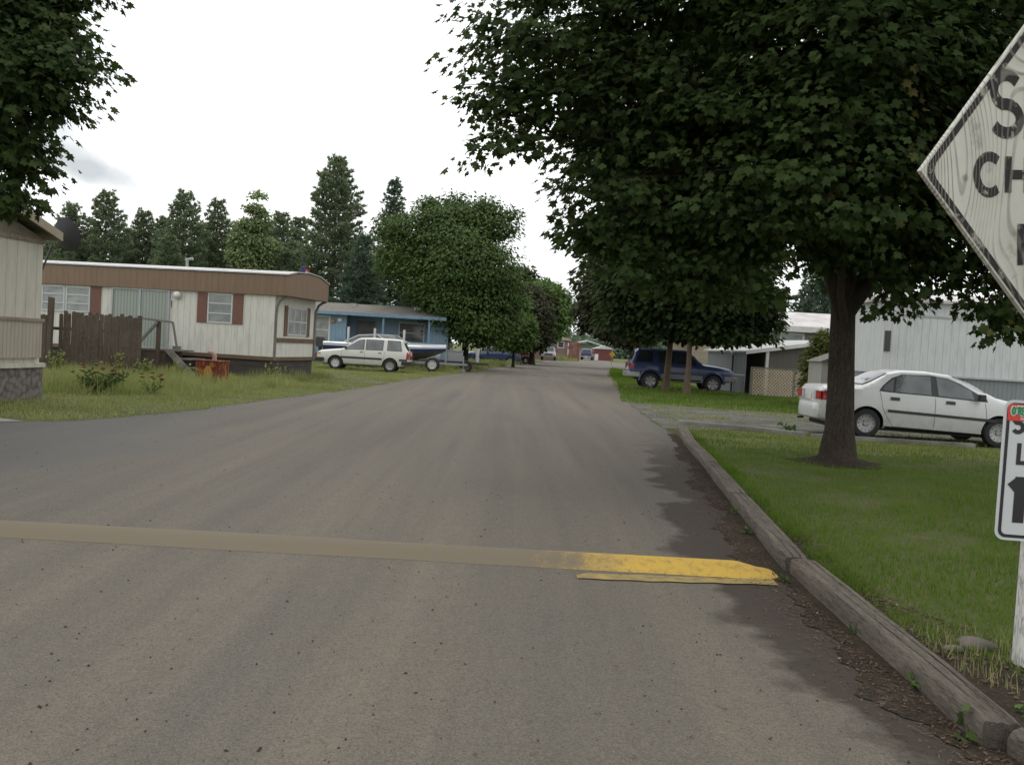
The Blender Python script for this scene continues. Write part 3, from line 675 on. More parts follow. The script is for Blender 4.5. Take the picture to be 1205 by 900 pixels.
for pts, ra, rb in (([(0,0,2.0),(-.35,-.1,2.9),(-.9,-.35,3.8),(-1.7,-.7,4.6)],.13,.05),([(0,.02,2.3),(.4,-.1,3.0),(1.1,-.4,3.7),(1.9,-.8,4.2)],.12,.04),([(0,0,1.9),(-.25,-.35,2.5),(-.45,-.9,3.1),(-.5,-1.6,3.5)],.07,.03)):
    ex.tube(pts, [ra+(rb-ra)*i/(len(pts)-1) for i in range(len(pts))], 9, False)
ex.build('limb', M['bark'], t, 60)
crown_mesh('crown', bl, 6600, 26, .130, M['maple'], t, 11, MAPLE, .20, .5, .42)
b = B()   # low ring of roots and soil at the foot
rows = []
for i in range(25):
    a = 2*math.pi*i/24; k = 1+.15*math.sin(a*5)+.1*math.sin(a*9)
    rows.append([(math.cos(a)*r_*k, math.sin(a)*r_*k, z_) for r_, z_ in ((.2,.12),(.33,.07),(.46,.035),(.66,.012))])
b.grid(rows); b.build('root_flare', M['dirt'], t, 60)
# --- maple whose branches reach in from the left edge
org = (-9.6,13.0,0)
t = thing('maple_tree', 'leafy maple branches hanging in at the upper left edge over the cream home', 'tree', org)
LB = [(62,42,12.4,.60),(90,70,12.2,.44),(35,95,12.4,.8),(62,135,12.6,.40),(20,160,12.6,.55),(30,185,12.8,.48),(8,228,12.8,.42),(0,40,12.8,1.0),(25,5,12.8,.8),(-50,120,13,1.1),(-40,210,13,.55),(-80,20,13,1.5),(50,-40,12.6,.8),(0,-100,13,1.6),(-150,-60,13,2.0),(-150,90,13,1.5),(-260,60,13,1.8),(-100,-230,13.3,2.0),(-260,-180,13.2,2.0),(-80,60,14.6,1.4),(0,0,15,1.3),(-200,0,15.5,2)]
bl = px_blobs(LB, org)
limbs(t, (0,0,0), (-.3,.1,6.3), .2, bl, M['bark'], 5, 5)
crown_mesh('crown', bl, 3000, 26, .128, M['maple'], t, 12, MAPLE, .18, .5, .42)
# --- the pair of trunks at the dark blue off-roader
def blobs_rand(cx, cy, cz, rx, ry, rz_, n, r, seed, fill=.75):
    rnd = random.Random(seed); out = []
    for i in range(n):
        d = Vector((rnd.gauss(0,1),rnd.gauss(0,1),rnd.gauss(0,1))).normalized(); k = fill*rnd.uniform(.35,1)**.5
        out.append(((cx+d.x*rx*k, cy+d.y*ry*k, cz+d.z*rz_*k), r*rnd.uniform(.7,1.2)))
    return out
org = (6.42,38.6,0)
t = thing('maple_tree', 'dense dark maple whose brown trunk crosses the rear door of the dark blue off-roader', 'tree', org)
bl = [(rel(P(x,y,D), org), r) for x,y,D,r in [(742,330,38,1.7),(720,300,39,1.1),(770,290,38,2.0),(800,330,37,1.9),(780,370,37.5,1.2),(730,370,38,.9),(745,385,38,.7),(815,375,37.5,1.1),(760,235,38.5,2.2),(830,250,38,2.3),(800,200,39,2.0),(780,340,42,2),(730,270,41,1.4),(810,280,42,2.2)]]
limbs(t, (0,0,0), (.1,0,4.5), .15, bl, M['bark2'], 6, 3, 1.6)
crown_mesh('crown', bl, 3600, 14, .21, M['maple2'], t, 21, MAPLE_S, .34, .5, .5)
org = (6.86,36.3,0)
t = thing('maple_tree', 'dark maple with the thinner trunk before the off-roader, crown reaching toward the grey home', 'tree', org)
bl = [(rel(P(x,y,D), org), r) for x,y,D,r in [(845,330,36,1.9),(880,345,36,1.3),(895,370,36.5,.8),(860,385,36,.75),(905,345,37,.55),(825,378,36,.8),(850,280,37,2.2),(888,300,37,1.2),(870,250,38,2),(840,350,39,1.6),(880,390,36.5,.45),(900,395,37,.25),(838,396,36.2,.35)]]
limbs(t, (0,0,0), (-.02,0,4.2), .12, bl, M['bark2'], 7, 3, 1.6)
crown_mesh('crown', bl, 3000, 14, .21, M['maple2'], t, 22, MAPLE_S, .34, .5, .5)

def tree_far(name, label, org, top, blist, ncl, per, ls, mat, seed, r0=.18, bark='bark', group=None, spread=.5, tmpl=OVAL):
    t = thing(name, label, 'tree', org, 0, group)
    bl = [(rel(P(x,y,D), org), r) for x,y,D,r in blist]
    limbs(t, (0,0,0), (0,0,top), r0, bl, M[bark], seed, 2)
    crown_mesh('crown', bl, ncl, per, ls, M[mat], t, seed, tmpl, spread, .4, .5); return t
G2 = 'deciduous trees lining the road'
tree_far('maple_tree', 'bronze dark maple overhanging the road beyond the blue off-roader', (7.9,58,0), 4.5,
   [(716,330,58,2.0),(710,350,57,1.3),(722,290,59,2.0),(737,320,60,2.3),(736,370,58,1.6),(747,350,60,2.2),(752,380,60,1.3),(722,370,60,1.1),(760,300,60,2.5)], 2600, 10, .36, 'redmaple', 31, .2, group=G2)
tree_far('maple_tree', 'farthest dark bronze maple on the right, behind the yellow diamond warning sign', (10.2,80,0), 4.5,
   [(703,360,82,1.7),(694,378,81,1.1),(688,362,81,.8),(708,340,82,2.0),(713,374,80,1.7),(725,360,80,2.4),(737,378,80,1.9),(747,355,82,3),(725,390,80,1.2),(742,394,80,1.3),(756,390,80,1.4)], 2400, 10, .42, 'redmaple', 32, .22, group=G2)
tree_far('maple_tree', 'large green maple overhanging the blue home and the boat trailer', (-2.9,55,0), 5,
   [(528,266,54,2.0),(488,268,54,1.5),(565,262,54,1.6),(470,296,54,1.5),(458,266,55,1.0),(592,266,54,1.1),(505,240,55,.8),(535,236,55,.9),(575,240,54,.8),(600,250,54,.6),(540,310,53,2.8),(500,320,54,2.2),(580,315,53,2.0),(595,345,53,1.3),(530,358,53,1.9),(560,362,53,2.2),(585,378,53,1.4),(508,345,55,1.5),(548,388,53,1.2),(460,312,55,.9),(602,330,54,.6),(572,398,53.5,.8),(540,280,57,2.6),(540,350,57,2.5),(600,365,54,.9)], 3500, 20, .20, 'midgreen', 33, .22, group=G2, spread=.42)
tree_far('young_tree', 'small lighter green tree right of the large maple at the blue home', (.0,66,0), 3.2,
   [(602,395,66,1.2),(608,375,66,1.0),(606,355,67,.8),(610,396,66,.9),(598,400,66,.8),(614,382,66,.7)], 900, 11, .28, 'lightgreen', 34, .1, group=G2)
tree_far('maple_tree', 'bronze dark round tree between the lighter green trees on the left', (1.6,80,0), 4,
   [(622,350,80,1.6),(622,370,79,2.0),(626,390,79,1.8),(614,392,79,1.6),(634,358,82,1.6),(612,345,82,1.2),(630,398,79,1.0)], 1900, 10, .36, 'redmaple', 35, .25, group=G2)
tree_far('broadleaf_tree', 'bright green tree at the far end of the left row, above the silver pickup', (2.0,99,0), 4,
   [(640,346,96,1.8),(652,352,96,1.8),(648,368,95,2.2),(658,364,96,1.4),(638,372,96,2.2),(650,382,95,1.6),(640,390,95,1.4),(662,372,96,1.0),(634,336,98,1.1),(647,336,97,.9)], 2200, 10, .40, 'lightgreen', 36, .25, group=G2)
tree_far('broadleaf_tree', 'dark tree standing behind the row on the left between maple and silver pickup', (-2.5,100,0), 5,
   [(590,340,100,3.0),(600,365,100,3.0),(575,375,100,3),(600,380,100,2),(612,330,102,2.2)], 1300, 9, .5, 'maple2', 37, .25, group=G2)

# ------------------------------------------------------------------ conifers
def conifer(name, label, loc, h, Rr, mat, seed, nb=95, kind='pine', group=None):
    rnd = random.Random(seed); rng = np.random.default_rng(seed)
    t = thing(name, label, 'tree', loc, 0, group)
    b = B(); b.tube([(0,0,-.1),(0,0,h*.35),(0,0,h*.7),(0,0,h*.98)], [h*.018,h*.013,h*.007,.02], 8)
    pos = []; dirs = []
    for i in range(nb):
        u = (i+.5)/nb; tt = .10+.88*u
        f = 1-(tt-.10)/.9
        L = (Rr*(f**.75)*rnd.uniform(.62,1.15)+.25) if kind == 'pine' else (Rr*f*rnd.uniform(.85,1.1)+.2)
        if kind == 'pine' and tt < .3: L *= .75+tt*.8
        az = i*2.4+rnd.uniform(-.5,.5); up = (.05+.55*tt) if kind == 'pine' else (-.25+.45*tt)
        d = Vector((math.cos(az), math.sin(az), up)).normalized(); z = h*tt
        b.tube([(0,0,z), (d*L*.6+Vector((0,0,z))), (d*L+Vector((0,0,z+L*.1)))], [.035*f+.012,.02,.008], 4, False)
        m = max(2, int(L/.3))
        for k in range(m):
            s0 = (.3 if kind == 'pine' else .12)+.72*k/max(1,m-1) if m > 1 else 1
            s0 = min(1, s0); p = d*L*s0+Vector((0,0,z+L*.1*s0))
            side = Vector((-d.y,d.x,0)); sw = L*.34*(1.15-s0)+.12
            for q in (-1,-.5,0,.5,1):
                if rnd.random() < (.88 if kind == 'pine' else .95):
                    pp = p+side*sw*q*rnd.uniform(.6,1.2)+Vector((rnd.gauss(0,.07),rnd.gauss(0,.07),rnd.gauss(0,.08)))
                    pos.append(pp); dirs.append((d+side*q*.8+Vector((0,0,.25 if kind == 'pine' else -.05))).normalized())
    b.build('trunk', M['bark2'] if kind == 'pine' else M['bark'], t, 60)
    pos = np.array(pos); dirs = np.array(dirs); per = 9
    Pp = np.repeat(pos, per, axis=0); Dd = np.repeat(dirs, per, axis=0); N = len(Pp)
    a = norm(Dd*.9+rng.normal(size=(N,3))*.65); sd_ = norm(np.cross(a, rng.normal(size=(N,3))))
    ln = rng.uniform(.20,.40,N)[:,None]*(1.0 if kind == 'pine' else .85); wd = rng.uniform(.03,.06,N)[:,None]*(1.25 if kind == 'pine' else 1)
    v = np.stack([Pp-sd_*wd, Pp+sd_*wd, Pp+a*ln], axis=1).reshape(-1,3)
    np_mesh('crown', v, 3, M[mat], t); return t
PG = 'pine trees behind the mobile homes'
pp = [(85,240,85,12.3,2.6,'pine half hidden behind the satellite dish'),(126,225,85,13.5,3.0,'pointed pine right of the satellite dish'),
      (170,248,88,12.3,2.3,'narrow pine standing third from the left behind the brown roofed home'),(193,255,90,12.2,2.2,'short pine left of the broad twin pointed pine'),
      (218,225,84,13.8,3.0,'broad tall pine above the sliding door of the brown roofed home'),(257,235,88,13.8,2.6,'pine above the shuttered window of the brown roofed home'),
      (330,250,86,12.8,2.5,'pine just left of the small flag pole'),(352,256,88,12.6,2.2,'thin pine above the small flag on the brown roofed home')]
for i, (x,y,D,h,rr,lb) in enumerate(pp):
    q = P(x,y,D); conifer('pine_tree', lb, (q.x,q.y,0), q.z, rr*1.35, 'pine', 40+i, 120, 'pine', PG)
q = P(398,185,72); conifer('pine_tree', 'tallest pine, standing alone behind the blue home', (q.x,q.y,0), q.z, 4.4, 'pine', 60, 165, 'pine', PG)
q = P(465,208,75); conifer('spruce_tree', 'dark spruce whose tip rises above the large green maple', (q.x,q.y,0), q.z, 4.2, 'spruce', 61, 150, 'spruce')
q = P(430,275,66); conifer('spruce_tree', 'dark spruce directly behind the roof of the blue home', (q.x,q.y,0), q.z, 3.6, 'spruce', 62, 130, 'spruce')
q = P(498,300,68); proto_sp = conifer('spruce_tree', 'dark spruce mostly hidden behind the large green maple', (q.x,q.y,0), q.z, 3.4, 'spruce', 63, 110, 'spruce')
fill = [(62,270,100,'low pine at the far left edge behind the dish'),(105,272,104,'low pine between the two pointed pines on the left'),(150,268,98,'low pine filling the gap behind the wooden fence'),(240,262,102,'low pine between the broad pine and the shuttered window pine'),
        (282,262,100,'low pine left of the pale green poplars'),(315,268,96,'low pine right of the pale green poplars'),(345,285,80,'shaded pine beside the flag pole base'),(200,278,78,'short pine close behind the brown roof')]
proto_p = [o for o in COL.objects if o.name.startswith('pine_tree')]
for i, (x,y,D,lb) in enumerate(fill):
    q = P(x,y,D); src = proto_p[i % 8]; hh = P(*[(85,240),(126,225),(170,248),(193,255),(218,225),(257,235),(330,250),(352,256)][i%8], [85,85,88,90,84,88,86,88][i%8]).z
    k = q.z/hh; dup(src, (q.x,q.y,0), i*1.3+.7, (k*1.25,k*1.25,k), lb, PG)
tree_far('poplar_tree', 'tall pale green poplar among the pines behind the brown roofed home', (P(305,222,80).x,80,0), 8,
   [(304,228,80,.5),(300,244,80,.7),(307,250,80,.6),(301,262,80,.9),(308,262,80,.9),(299,282,80,1.2),(312,288,80,1.2),(305,310,80,1.5)], 900, 10, .28, 'poplar', 71, .14, 'bark2', spread=.4)
tree_far('poplar_tree', 'smaller pale green poplar beside the tall one behind the brown roofed home', (P(288,262,79).x,79,0), 6,
   [(288,262,79,.6),(287,280,79,1.1),(286,300,79,1.3),(292,318,79,1.3)], 700, 10, .28, 'poplar', 72, .12, 'bark2', spread=.4)
# round young trees behind the blue home
for x, y, lb, sd_ in ((452,352,'small round pale bush top just behind the blue home roof',73),(473,360,'smaller round pale bush top right of the other behind the blue home',74)):
    q = P(x,y,60); t = thing('round_bush', lb, 'bush', (q.x,60,0))
    bl = [((0,0,q.z-.7),.75),((.2,.1,q.z-1.6),1.0),((-.2,0,q.z-2.6),1.1)]
    limbs(t, (0,0,0), (0,0,q.z-.8), .06, bl, M['bark'], sd_, 2); crown_mesh('crown', bl, 500, 9, .17, M['spruce'], t, sd_, OVAL, .28)
# far right conifers behind the grey home and the far end of the road
RG = 'conifers far behind the grey home'
for x, y, D, r_, lb in ((972,290,58,2.4,'tall dark conifer directly behind the big maple trunk'),(948,352,90,1.6,'slim conifer seen in the gap left of the big maple trunk'),(932,366,105,1.6,'small far conifer above the white roof'),(918,360,100,2,'far conifer half hidden by the maple crown above the white roof'),(1010,320,75,2.6,'conifer standing behind the big white home')):
    q = P(x,y,D); dup(proto_sp, (q.x,q.y,0), x, q.z/P(498,300,68).z, lb, RG)
FG = 'conifers on the skyline at the end of the road'
rnd = random.Random(5)
for i in range(26):
    x = 655+i*5.2; D = 300+rnd.random()*60; yt = 384+rnd.random()*10+(4 if i % 3 else -3); q = P(x, yt, D)
    src = proto_p[i % 8]; hh = q.z; k = hh/13.
    o = dup(src, (q.x,q.y,0), i*1.7, (k*1.3,k*1.3,k), 'hazy conifer on the skyline beyond the end of the road', FG)
    for ch in o.children: pass
# fill greenery beyond road end
t = tag(crown_mesh('far_woodland', [((P(640+i*9,400,210).x, 215+(i%3)*6, 2.0), 3.4+(i%2)) for i in range(16)], 2200, 8, .8, M['spruce'], None, 77, OVAL, 1.0)[0], 'low wooded belt across the end of the road', kind='stuff')

# ------------------------------------------------------------------ windows and homes
def front(y0): return lambda u, d, v: (u, y0-d, v)
def endw(x0): return lambda u, d, v: (x0+d, u, v)
def window(parent, tf, u0, u1, v0, v1, rows=3, cols=1, fr='white_frame', glass='curtain_glass', fw=.05, d=.03, name='window'):
    b = B(tf)
    b.box(u0,u1,0,d,v0,v0+fw); b.box(u0,u1,0,d,v1-fw,v1); b.box(u0,u0+fw,0,d,v0+fw,v1-fw); b.box(u1-fw,u1,0,d,v0+fw,v1-fw)
    for i in range(1,rows): z = v0+(v1-v0)*i/rows; b.box(u0+fw,u1-fw,.003,d*.9,z-.02,z+.02)
    for i in range(1,cols): x = u0+(u1-u0)*i/cols; b.box(x-.02,x+.02,.004,d*.95,v0+fw,v1-fw)
    w_ = b.build(name, M[fr], parent)
    g_ = B(tf); g_.box(u0+fw*.5,u1-fw*.5,-.02,.012,v0+fw*.5,v1-fw*.5); g_.build('pane', M[glass], w_); return w_
def box_part(parent, name, mat, *args, tf=None, bevel=0):
    b = B(tf)
    for a in (args if isinstance(args[0], (tuple,list)) else [args]): b.box(*a)
    return b.build(name, M[mat], parent, bevel=bevel)

# --- brown-banded white home (long side faces the camera)
h = thing('mobile_home', 'white mobile home with brown roof band and red shutters on the left', 'mobile home', (-7.55,29.07,0), R(-9.2))
W_ = 3.35
box_part(h, 'wall', 'white_siding', -14,0,.0,W_,.72,2.75)
box_part(h, 'floor_trim', 'brown_trim', (-14,.03,-.03,W_+.03,.60,.72))
box_part(h, 'skirt', 'dark_skirt', (-14,-.02,.03,W_-.03,0,.60))
b = B(); prof = [(-.10,3.28),(-.10,2.66),(W_+.10,2.66),(W_+.10,3.24),(2.6,3.42),(1.6,3.46),(.6,3.40)]
b.prism(prof, -14.1, .42, 'x'); b.build('fascia', M['brown_fascia'], h)
b = B(); outer = [(-.14,3.30),(.6,3.425),(1.6,3.485),(2.6,3.445),(W_+.14,3.26)]
b.prism(outer+[(y,z+.035) for y,z in reversed(outer)], -14.15, .45, 'x'); b.build('roof', M['roof_metal'], h)
for (u0,u1) in ((-8.1,-7.27),(-7.23,-6.36)): window(h, front(0), u0,u1,1.78,2.62, 3)
b = B(front(0)); b.box(-6.34,-5.98,0,.03,1.68,2.64); b.build('shutter', M['shutter'], h)
window(h, front(0), -2.27,-1.42,1.68,2.62,3)
for u0,u1 in ((-2.62,-2.29),(-1.40,-1.07)): b = B(front(0)); b.box(u0,u1,0,.03,1.68,2.63); b.build('shutter', M['shutter'], h)
sd_ = B(front(0)); sd_.box(-5.6,-5.54,0,.05,.75,2.66); sd_.box(-3.62,-3.56,0,.05,.75,2.66); sd_.box(-5.54,-3.62,0,.05,2.60,2.66); sd_.box(-4.63,-4.56,.004,.055,.80,2.60); sd_.box(-5.54,-3.62,0,.06,.74,.80)
sdo = sd_.build('sliding_door', M['alu'], h)
for u0,u1,d_ in ((-5.54,-4.63,.015),(-4.56,-3.62,.025)): b = B(front(0)); b.box(u0,u1,-.02,d_,.80,2.60); b.build('pane', M['green_drape'], sdo)
b = B(); b.lathe([(0,-.17),(.06,-.165),(.11,-.12),(.12,-.06),(.08,-.02),(.05,0)], (-3.3,0,2.5), 'y', 16); b.build('porch_light', M['globe'], h, 50)
np_ = B(front(0)); np_.box(-3.56,-3.46,0,.012,2.05,2.35); pl = np_.build('number_plate', M['white_paint'], h)
b = B(front(0))
b.box(-3.53,-3.49,.0125,.015,2.09,2.31)
b.build('number_strip', M['red_paint'], pl)
# end wall toward the road
window(h, endw(0), .98,2.58,1.42,2.34,2,3)
for u0,u1 in ((.72,.95),(2.61,2.86)): b = B(endw(0)); b.box(u0,u1,0,.03,1.40,2.38); b.build('shutter', M['brown_trim'], h)
box_part(h, 'rail_trim', 'brown_trim', (0,.035,.06,W_-.05,1.19,1.33))
for k, yy in ((0,.02),(1,W_-.02)):
    b = B(); b.tube([(.03,yy,.62),(.03,yy,2.05),(.05,yy,2.3),(.13,yy,2.5),(.26,yy,2.6),(.40,yy,2.66)], .045, 6); b.build('corner_post', M['grey_wood'], h)
b = B(); b.tube([(-3.7,1.2,3.4),(-3.7,1.2,3.75),(-3.5,1.2,3.78)], .05, 8); b.build('roof_vent', M['galv'], h)
# porch
pt = thing('porch_steps', 'weathered wooden porch landing with rails and steps at the sliding door', 'porch', (-11,28.55,0), R(-9.2))
b = B()
for k in range(6): b.box(-.62,.75,-.12+k*.17,.03+k*.17,.74,.78)
b.build('deck', M['grey_wood'], pt)
for x0,z0 in ((.78,.50),(1.12,.24)): box_part(pt, 'step', 'grey_wood', (x0-.05,x0+.36,-.1,.9,z0,z0+.04))
b = B(); b.prism([(.34,.74),(.62,.74),(1.42,.02),(1.14,.02)], -.16, -.12, 'y'); b.build('stringer', M['edging'], pt)
b = B(); b.box(.3,.34,-.1,.9,.0,.72); b.box(-.60,.3,-.08,-.04,.1,.72); b.build('skirt_boards', M['old_wood'], pt)
for x0, z0, z1 in ((-.58,0,1.72),(.12,.0,1.68)): box_part(pt, 'post', 'old_wood', (x0-.05,x0+.05,-.22,-.12,z0,z1))
b = B(); b.bar((-.58,-.24,1.70),(.62,-.24,1.62),.04,.06); b.bar((.62,-.24,1.62),(.78,-.2,.78),.05,.05); b.bar((-.55,-.25,.84),(.12,-.25,1.6),.05,.08); b.build('rail', M['grey_wood'], pt)
box_part(pt, 'loose_block', 'cushion', (.5,.68,.0,.2,.78,.90))
# plank fence in front of it
f = thing('plank_fence', 'dark weathered wooden plank fence in front of the brown roofed home', 'fence', (-11,27,0))
rnd = random.Random(4); x = -2.28; b = B()
while x < .0:
    w_ = rnd.uniform(.10,.13); hh = 1.72+rnd.uniform(-.05,.07); y0 = rnd.uniform(-.01,.01); lx = rnd.uniform(-.012,.012)
    b.prism([(x,.03),(x+w_,.03),(x+w_+lx,hh-.03),(x+w_*.8+lx,hh),(x+w_*.2+lx,hh),(x+lx,hh-.03)], y0-.012, y0+.012, 'y'); x += w_+rnd.uniform(.001,.012)
b.build('planks', M['old_wood'], f)
b = B(); b.box(-2.6,.1,.02,.06,.4,.49); b.box(-2.6,.1,.02,.06,1.2,1.29); b.build('rail', M['old_wood'], f)
for x0, hh in ((.06,1.75),(-1.2,1.55)): box_part(f, 'post', 'old_wood', (x0-.05,x0+.05,.03 if x0 < 0 else -.05,.12 if x0 < 0 else .05,0,hh))
f = thing('plank_fence', 'taller darker leaning fence boards at the corner of the cream home', 'fence', (-13.35,26.6,0))
b = B(); x = -1.1
while x < -.0:
    w_ = .13; hh = 1.7+rnd.uniform(-.1,.15); b.prism([(x,.02),(x+w_,.02),(x+w_+.02,hh),(x+.02,hh+.03)], -.015,.015,'y'); x += w_+.012
b.build('planks', M['old_wood'], f); b = B(); b.box(-1.1,.05,.02,.07,1.2,1.3); b.build('rail', M['old_wood'], f)
b = B(); b.prism([(-.12,0),(.02,0),(.05,2.12),(-.10,2.15)], .02, .12, 'y'); b.build('post', M['old_wood'], f)

# --- cream home at the left edge: its gable end faces the road
h = thing('mobile_home', 'cream vertical sided home with stone base cut by the left edge', 'mobile home', (-9.36,13.85,0), R(-5))
Wd = 3.78
box_part(h, 'wall', 'cream_siding', (-12,0,0,Wd,.64,2.95))
box_part(h, 'skirt', 'rubble', (-12,.05,-.05,Wd+.05,0,.58))
box_part(h, 'base_ledge', 'cream_siding', (-12,.09,-.07,Wd+.07,.58,.66))
b = B(); b.prism([(0,2.95),(Wd,2.95),(Wd,3.0),(Wd/2,3.52),(0,3.0)], -12, 0, 'x'); b.build('gable', M['wood_gable'], h)
box_part(h, 'gable_trim', 'wood_gable', (0,.04,-.02,Wd+.02,2.91,2.99))
box_part(h, 'slat_panel', 'cream_slat', (.002,.07,.0,Wd-.05,.76,1.44))
box_part(h, 'slat_rail', 'wood_gable', (.0,.10,-.02,Wd-.02,1.44,1.50))
b = B()
for sgn, y0, y1 in ((1,Wd/2,Wd+.16),(-1,Wd/2,-.16)):
    b.prism([(y0,3.62),(y1,3.08),(y1,3.15),(y0,3.70)] if sgn > 0 else [(y0,3.62),(y0,3.70),(y1,3.15),(y1,3.08)], -12.2, .24, 'x')
b.build('roof', M['shingle'], h)
b = B()
for y0, y1 in ((Wd/2,Wd+.18),(Wd/2,-.18)): b.prism([(y0,3.54),(y1,3.0),(y1,3.16),(y0,3.71)], .24, .28, 'x')
b.box(-12.2,.24,Wd+.16,Wd+.19,3.0,3.14); b.build('fascia', M['tan'], h)
# satellite dish
t = thing('satellite_dish', 'large dark mesh satellite dish on a pole behind the cream home', 'satellite dish', (-10.42,20.2,0))
b = B(); b.tube([(0,0,0),(0,0,2.75),(.02,-.1,3.0)], .03, 8); b.tube([(0,0,2.4),(.22,.1,3.15)], .02, 6); b.build('pole', M['dark_metal'], t)
b = B(); b.lathe([(0,-.0),(.12,.012),(.25,.05),(.36,.11),(.375,.115),(.36,.125),(.24,.065),(0,.015)], (0,0,0), 'z', 28)
o = b.build('dish', M['dish'], t, 40); o.location = (.46,.08,3.34); o.rotation_euler = (R(72),R(0),R(158))
b = B(); b.tube([(0,0,0),(0,0,.5)], .015, 6); b.box(-.04,.04,-.04,.04,.46,.54); ob = b.build('feed_arm', M['dark_metal'], t); ob.location = o.location; ob.rotation_euler = o.rotation_euler
# rusty metal box with pipe
t = thing('rusty_metal_box', 'rusty red metal box with yellow stains and a bent pipe on top, in the weeds', 'metal box', (-8.15,25.1,0), R(-6))
box_part(t, 'body', 'rust', (-.36,.36,-.25,.25,0,.62), bevel=.012)
b = B(); b.box(-.38,.38,-.27,.27,.62,.645); b.build('lid', M['rust'], t)
b = B(); b.lathe([(.0,.0),(.10,.0),(.11,.02),(.11,.02)], (0,0,0), 'y', 12)
b = B(); b.tube([(.05,0,.64),(.05,0,.78),(.0,0,.84),(-.12,0,.86)], .06, 10); b.build('pipe', M['rustpipe'], t, 50)
b = B()
b.prism([(-.12,.0),(.10,.0),(.11,.35),(.06,.48),(-.05,.50),(-.13,.38)], -.256, -.251, 'y'); b.build('stain_patch', dirty('ochre_stain', (.42,.22,.05), .8, .3), t)

# --- blue home
h = thing('mobile_home', 'light blue mobile home with shaded porch behind the boat', 'mobile home', (-4.05,52,0), R(1.5))
box_part(h, 'wall', 'blue_siding', (-12,-5.4,0,4,.5,2.72), (-5.4,-.8,1.3,4,.5,2.72), (-.8,.3,.4,4,.5,2.6))
box_part(h, 'skirt', 'grey_dark', (-12,0,.03,3.9,0,.5))
b = B(); b.prism([(-.5,2.70),(4.5,2.9),(2.2,3.42),(-.5,2.84)], -12.3, .2, 'x'); b.build('roof', M['shingle'], h)
b = B(); b.box(-12.3,.2,-.54,-.5,2.68,2.86); b.build('fascia', M['blue_trim'], h)
for k in range(3): b = B(); b.box(-9.2+3.7*k,-8.8+3.7*k,1.4,1.8,3.15,3.42); b.build('roof_vent', M['galv'], h)
dr = window(h, front(0), -7.25,-6.3,1.0,2.6,2,1,'white_paint','curtain_glass',.08)
b = B(front(0)); b.box(-7.25,-6.3,0,.04,.55,1.0); b.build('door_panel', M['blue_trim'], h)
window(h, front(1.3), -2.6,-1.1,1.3,2.5,2,1,'white_frame','glass',.07)
window(h, front(1.3), -5.1,-3.9,1.3,2.5,1,1,'blue_trim','glass',.06)
for x0 in (-3.3,-.75): box_part(h, 'post', 'blue_trim', (x0-.05,x0+.05,-.42,-.32,.5,2.7))
b = B(); b.box(-5.9,-.8,-.38,-.34,1.35,1.41)
for k in range(26): b.box(-5.9+.2*k,-5.86+.2*k,-.375,-.345,.55,1.35)
b.build('porch_railing', M['blue_trim'], h)
box_part(h, 'porch_floor', 'grey_wood', (-5.4,-.8,-.4,1.3,.42,.5))
for x0 in (-6.15,-5.75): b = B(); b.lathe([(0,-.14),(.1,-.12),(.14,-.05),(.12,0)], (x0,0,2.35+(x0+6)*.2), 'y', 12); b.build('wall_ornament', M['rustpipe'] if x0 < -6 else M['globe'], h, 50)
# flag
q = P(357,326,34); t = thing('flag_pole', 'thin pole with a small striped flag behind the brown roofed home', 'flag pole', (-7.95,34,0))
b = B(); b.tube([(0,0,0),(0,0,4.5)], .02, 6); b.build('pole', M['dark_metal'], t)
for k in range(6):
    b = B(); b.add([(.02+.03*k*0,0,3.95-.09*k),(.30,.04,3.80-.09*k),(.30,.04,3.71-.09*k),(.02,0,3.86-.09*k)], [(0,1,2,3)]); 
fl = B(); rows = []
for i in range(7): rows.append([(.02+.28*i/6, .02*math.sin(i), 3.98-.16*(i/6)-.5*k/6) for k in range(7)])
fl.grid(rows); fo = fl.build('flag', M['flag'], t)
for k in (0,2,4): 
    s_ = B(); s_.grid([[(.02+.28*i/6, .02*math.sin(i)-.004, 3.98-.16*(i/6)-.5*kk/6) for kk in (k,k+1)] for i in range(7)]); s_.build('stripe', M['flag_red'], fo)
s_ = B(); s_.grid([[(.02+.28*i/6, .02*math.sin(i)-.006, 3.98-.16*(i/6)-.5*kk/6) for kk in (0,3)] for i in range(4)]); s_.build('canton', M['flag_blue'], fo)

# --- big white home on the right
h = thing('mobile_home', 'large white sided mobile home with grey skirt behind the white sedan', 'mobile home', (9.95,25,0), R(-1))
box_part(h, 'wall', 'white_siding_r', (0,16,0,3.6,1.36,2.95), (0,16,.02,3.58,2.95,3.3))
box_part(h, 'skirt', 'grey_skirt', (.03,16,.06,3.5,0,1.36))
b = B(); b.box(-.02,16,-.025,0,2.92,2.97); b.box(-.02,16,-.02,.0,1.33,1.38); b.build('seam_trim', M['roof_metal'], h)
b = B(); b.prism([(-.12,3.30),(-.12,3.38),(1.8,3.7),(3.7,3.38),(3.7,3.30)], -.2, 16.1, 'x'); b.build('roof', M['roof_white'], h)
b = B(front(0)); b.box(.02,.17,0,.04,1.95,2.5); b.build('vent_cover', M['dark_metal'], h)
# garden shed
h = thing('garden_shed', 'small pale grey shed between the lattice fence and the big maple trunk', 'shed', (10.0,30,0), R(-3))
box_part(h, 'wall', 'grey_skirt', (0,1.6,0,1.6,0,1.62)); M['shedw'] = siding('shed_boards', (.36,.35,.32), .2, .07)
h.children[0].data.materials[0] = M['shedw']
b = B(); b.prism([(-.1,1.58),(1.7,1.58),(.8,1.95)], -.1, 1.7, 'y'); b.build('roof', M['shingle'], h)
b = B(front(0)); b.box(.5,1.15,0,.03,.05,1.5); b.build('door', M['shedw'], h)
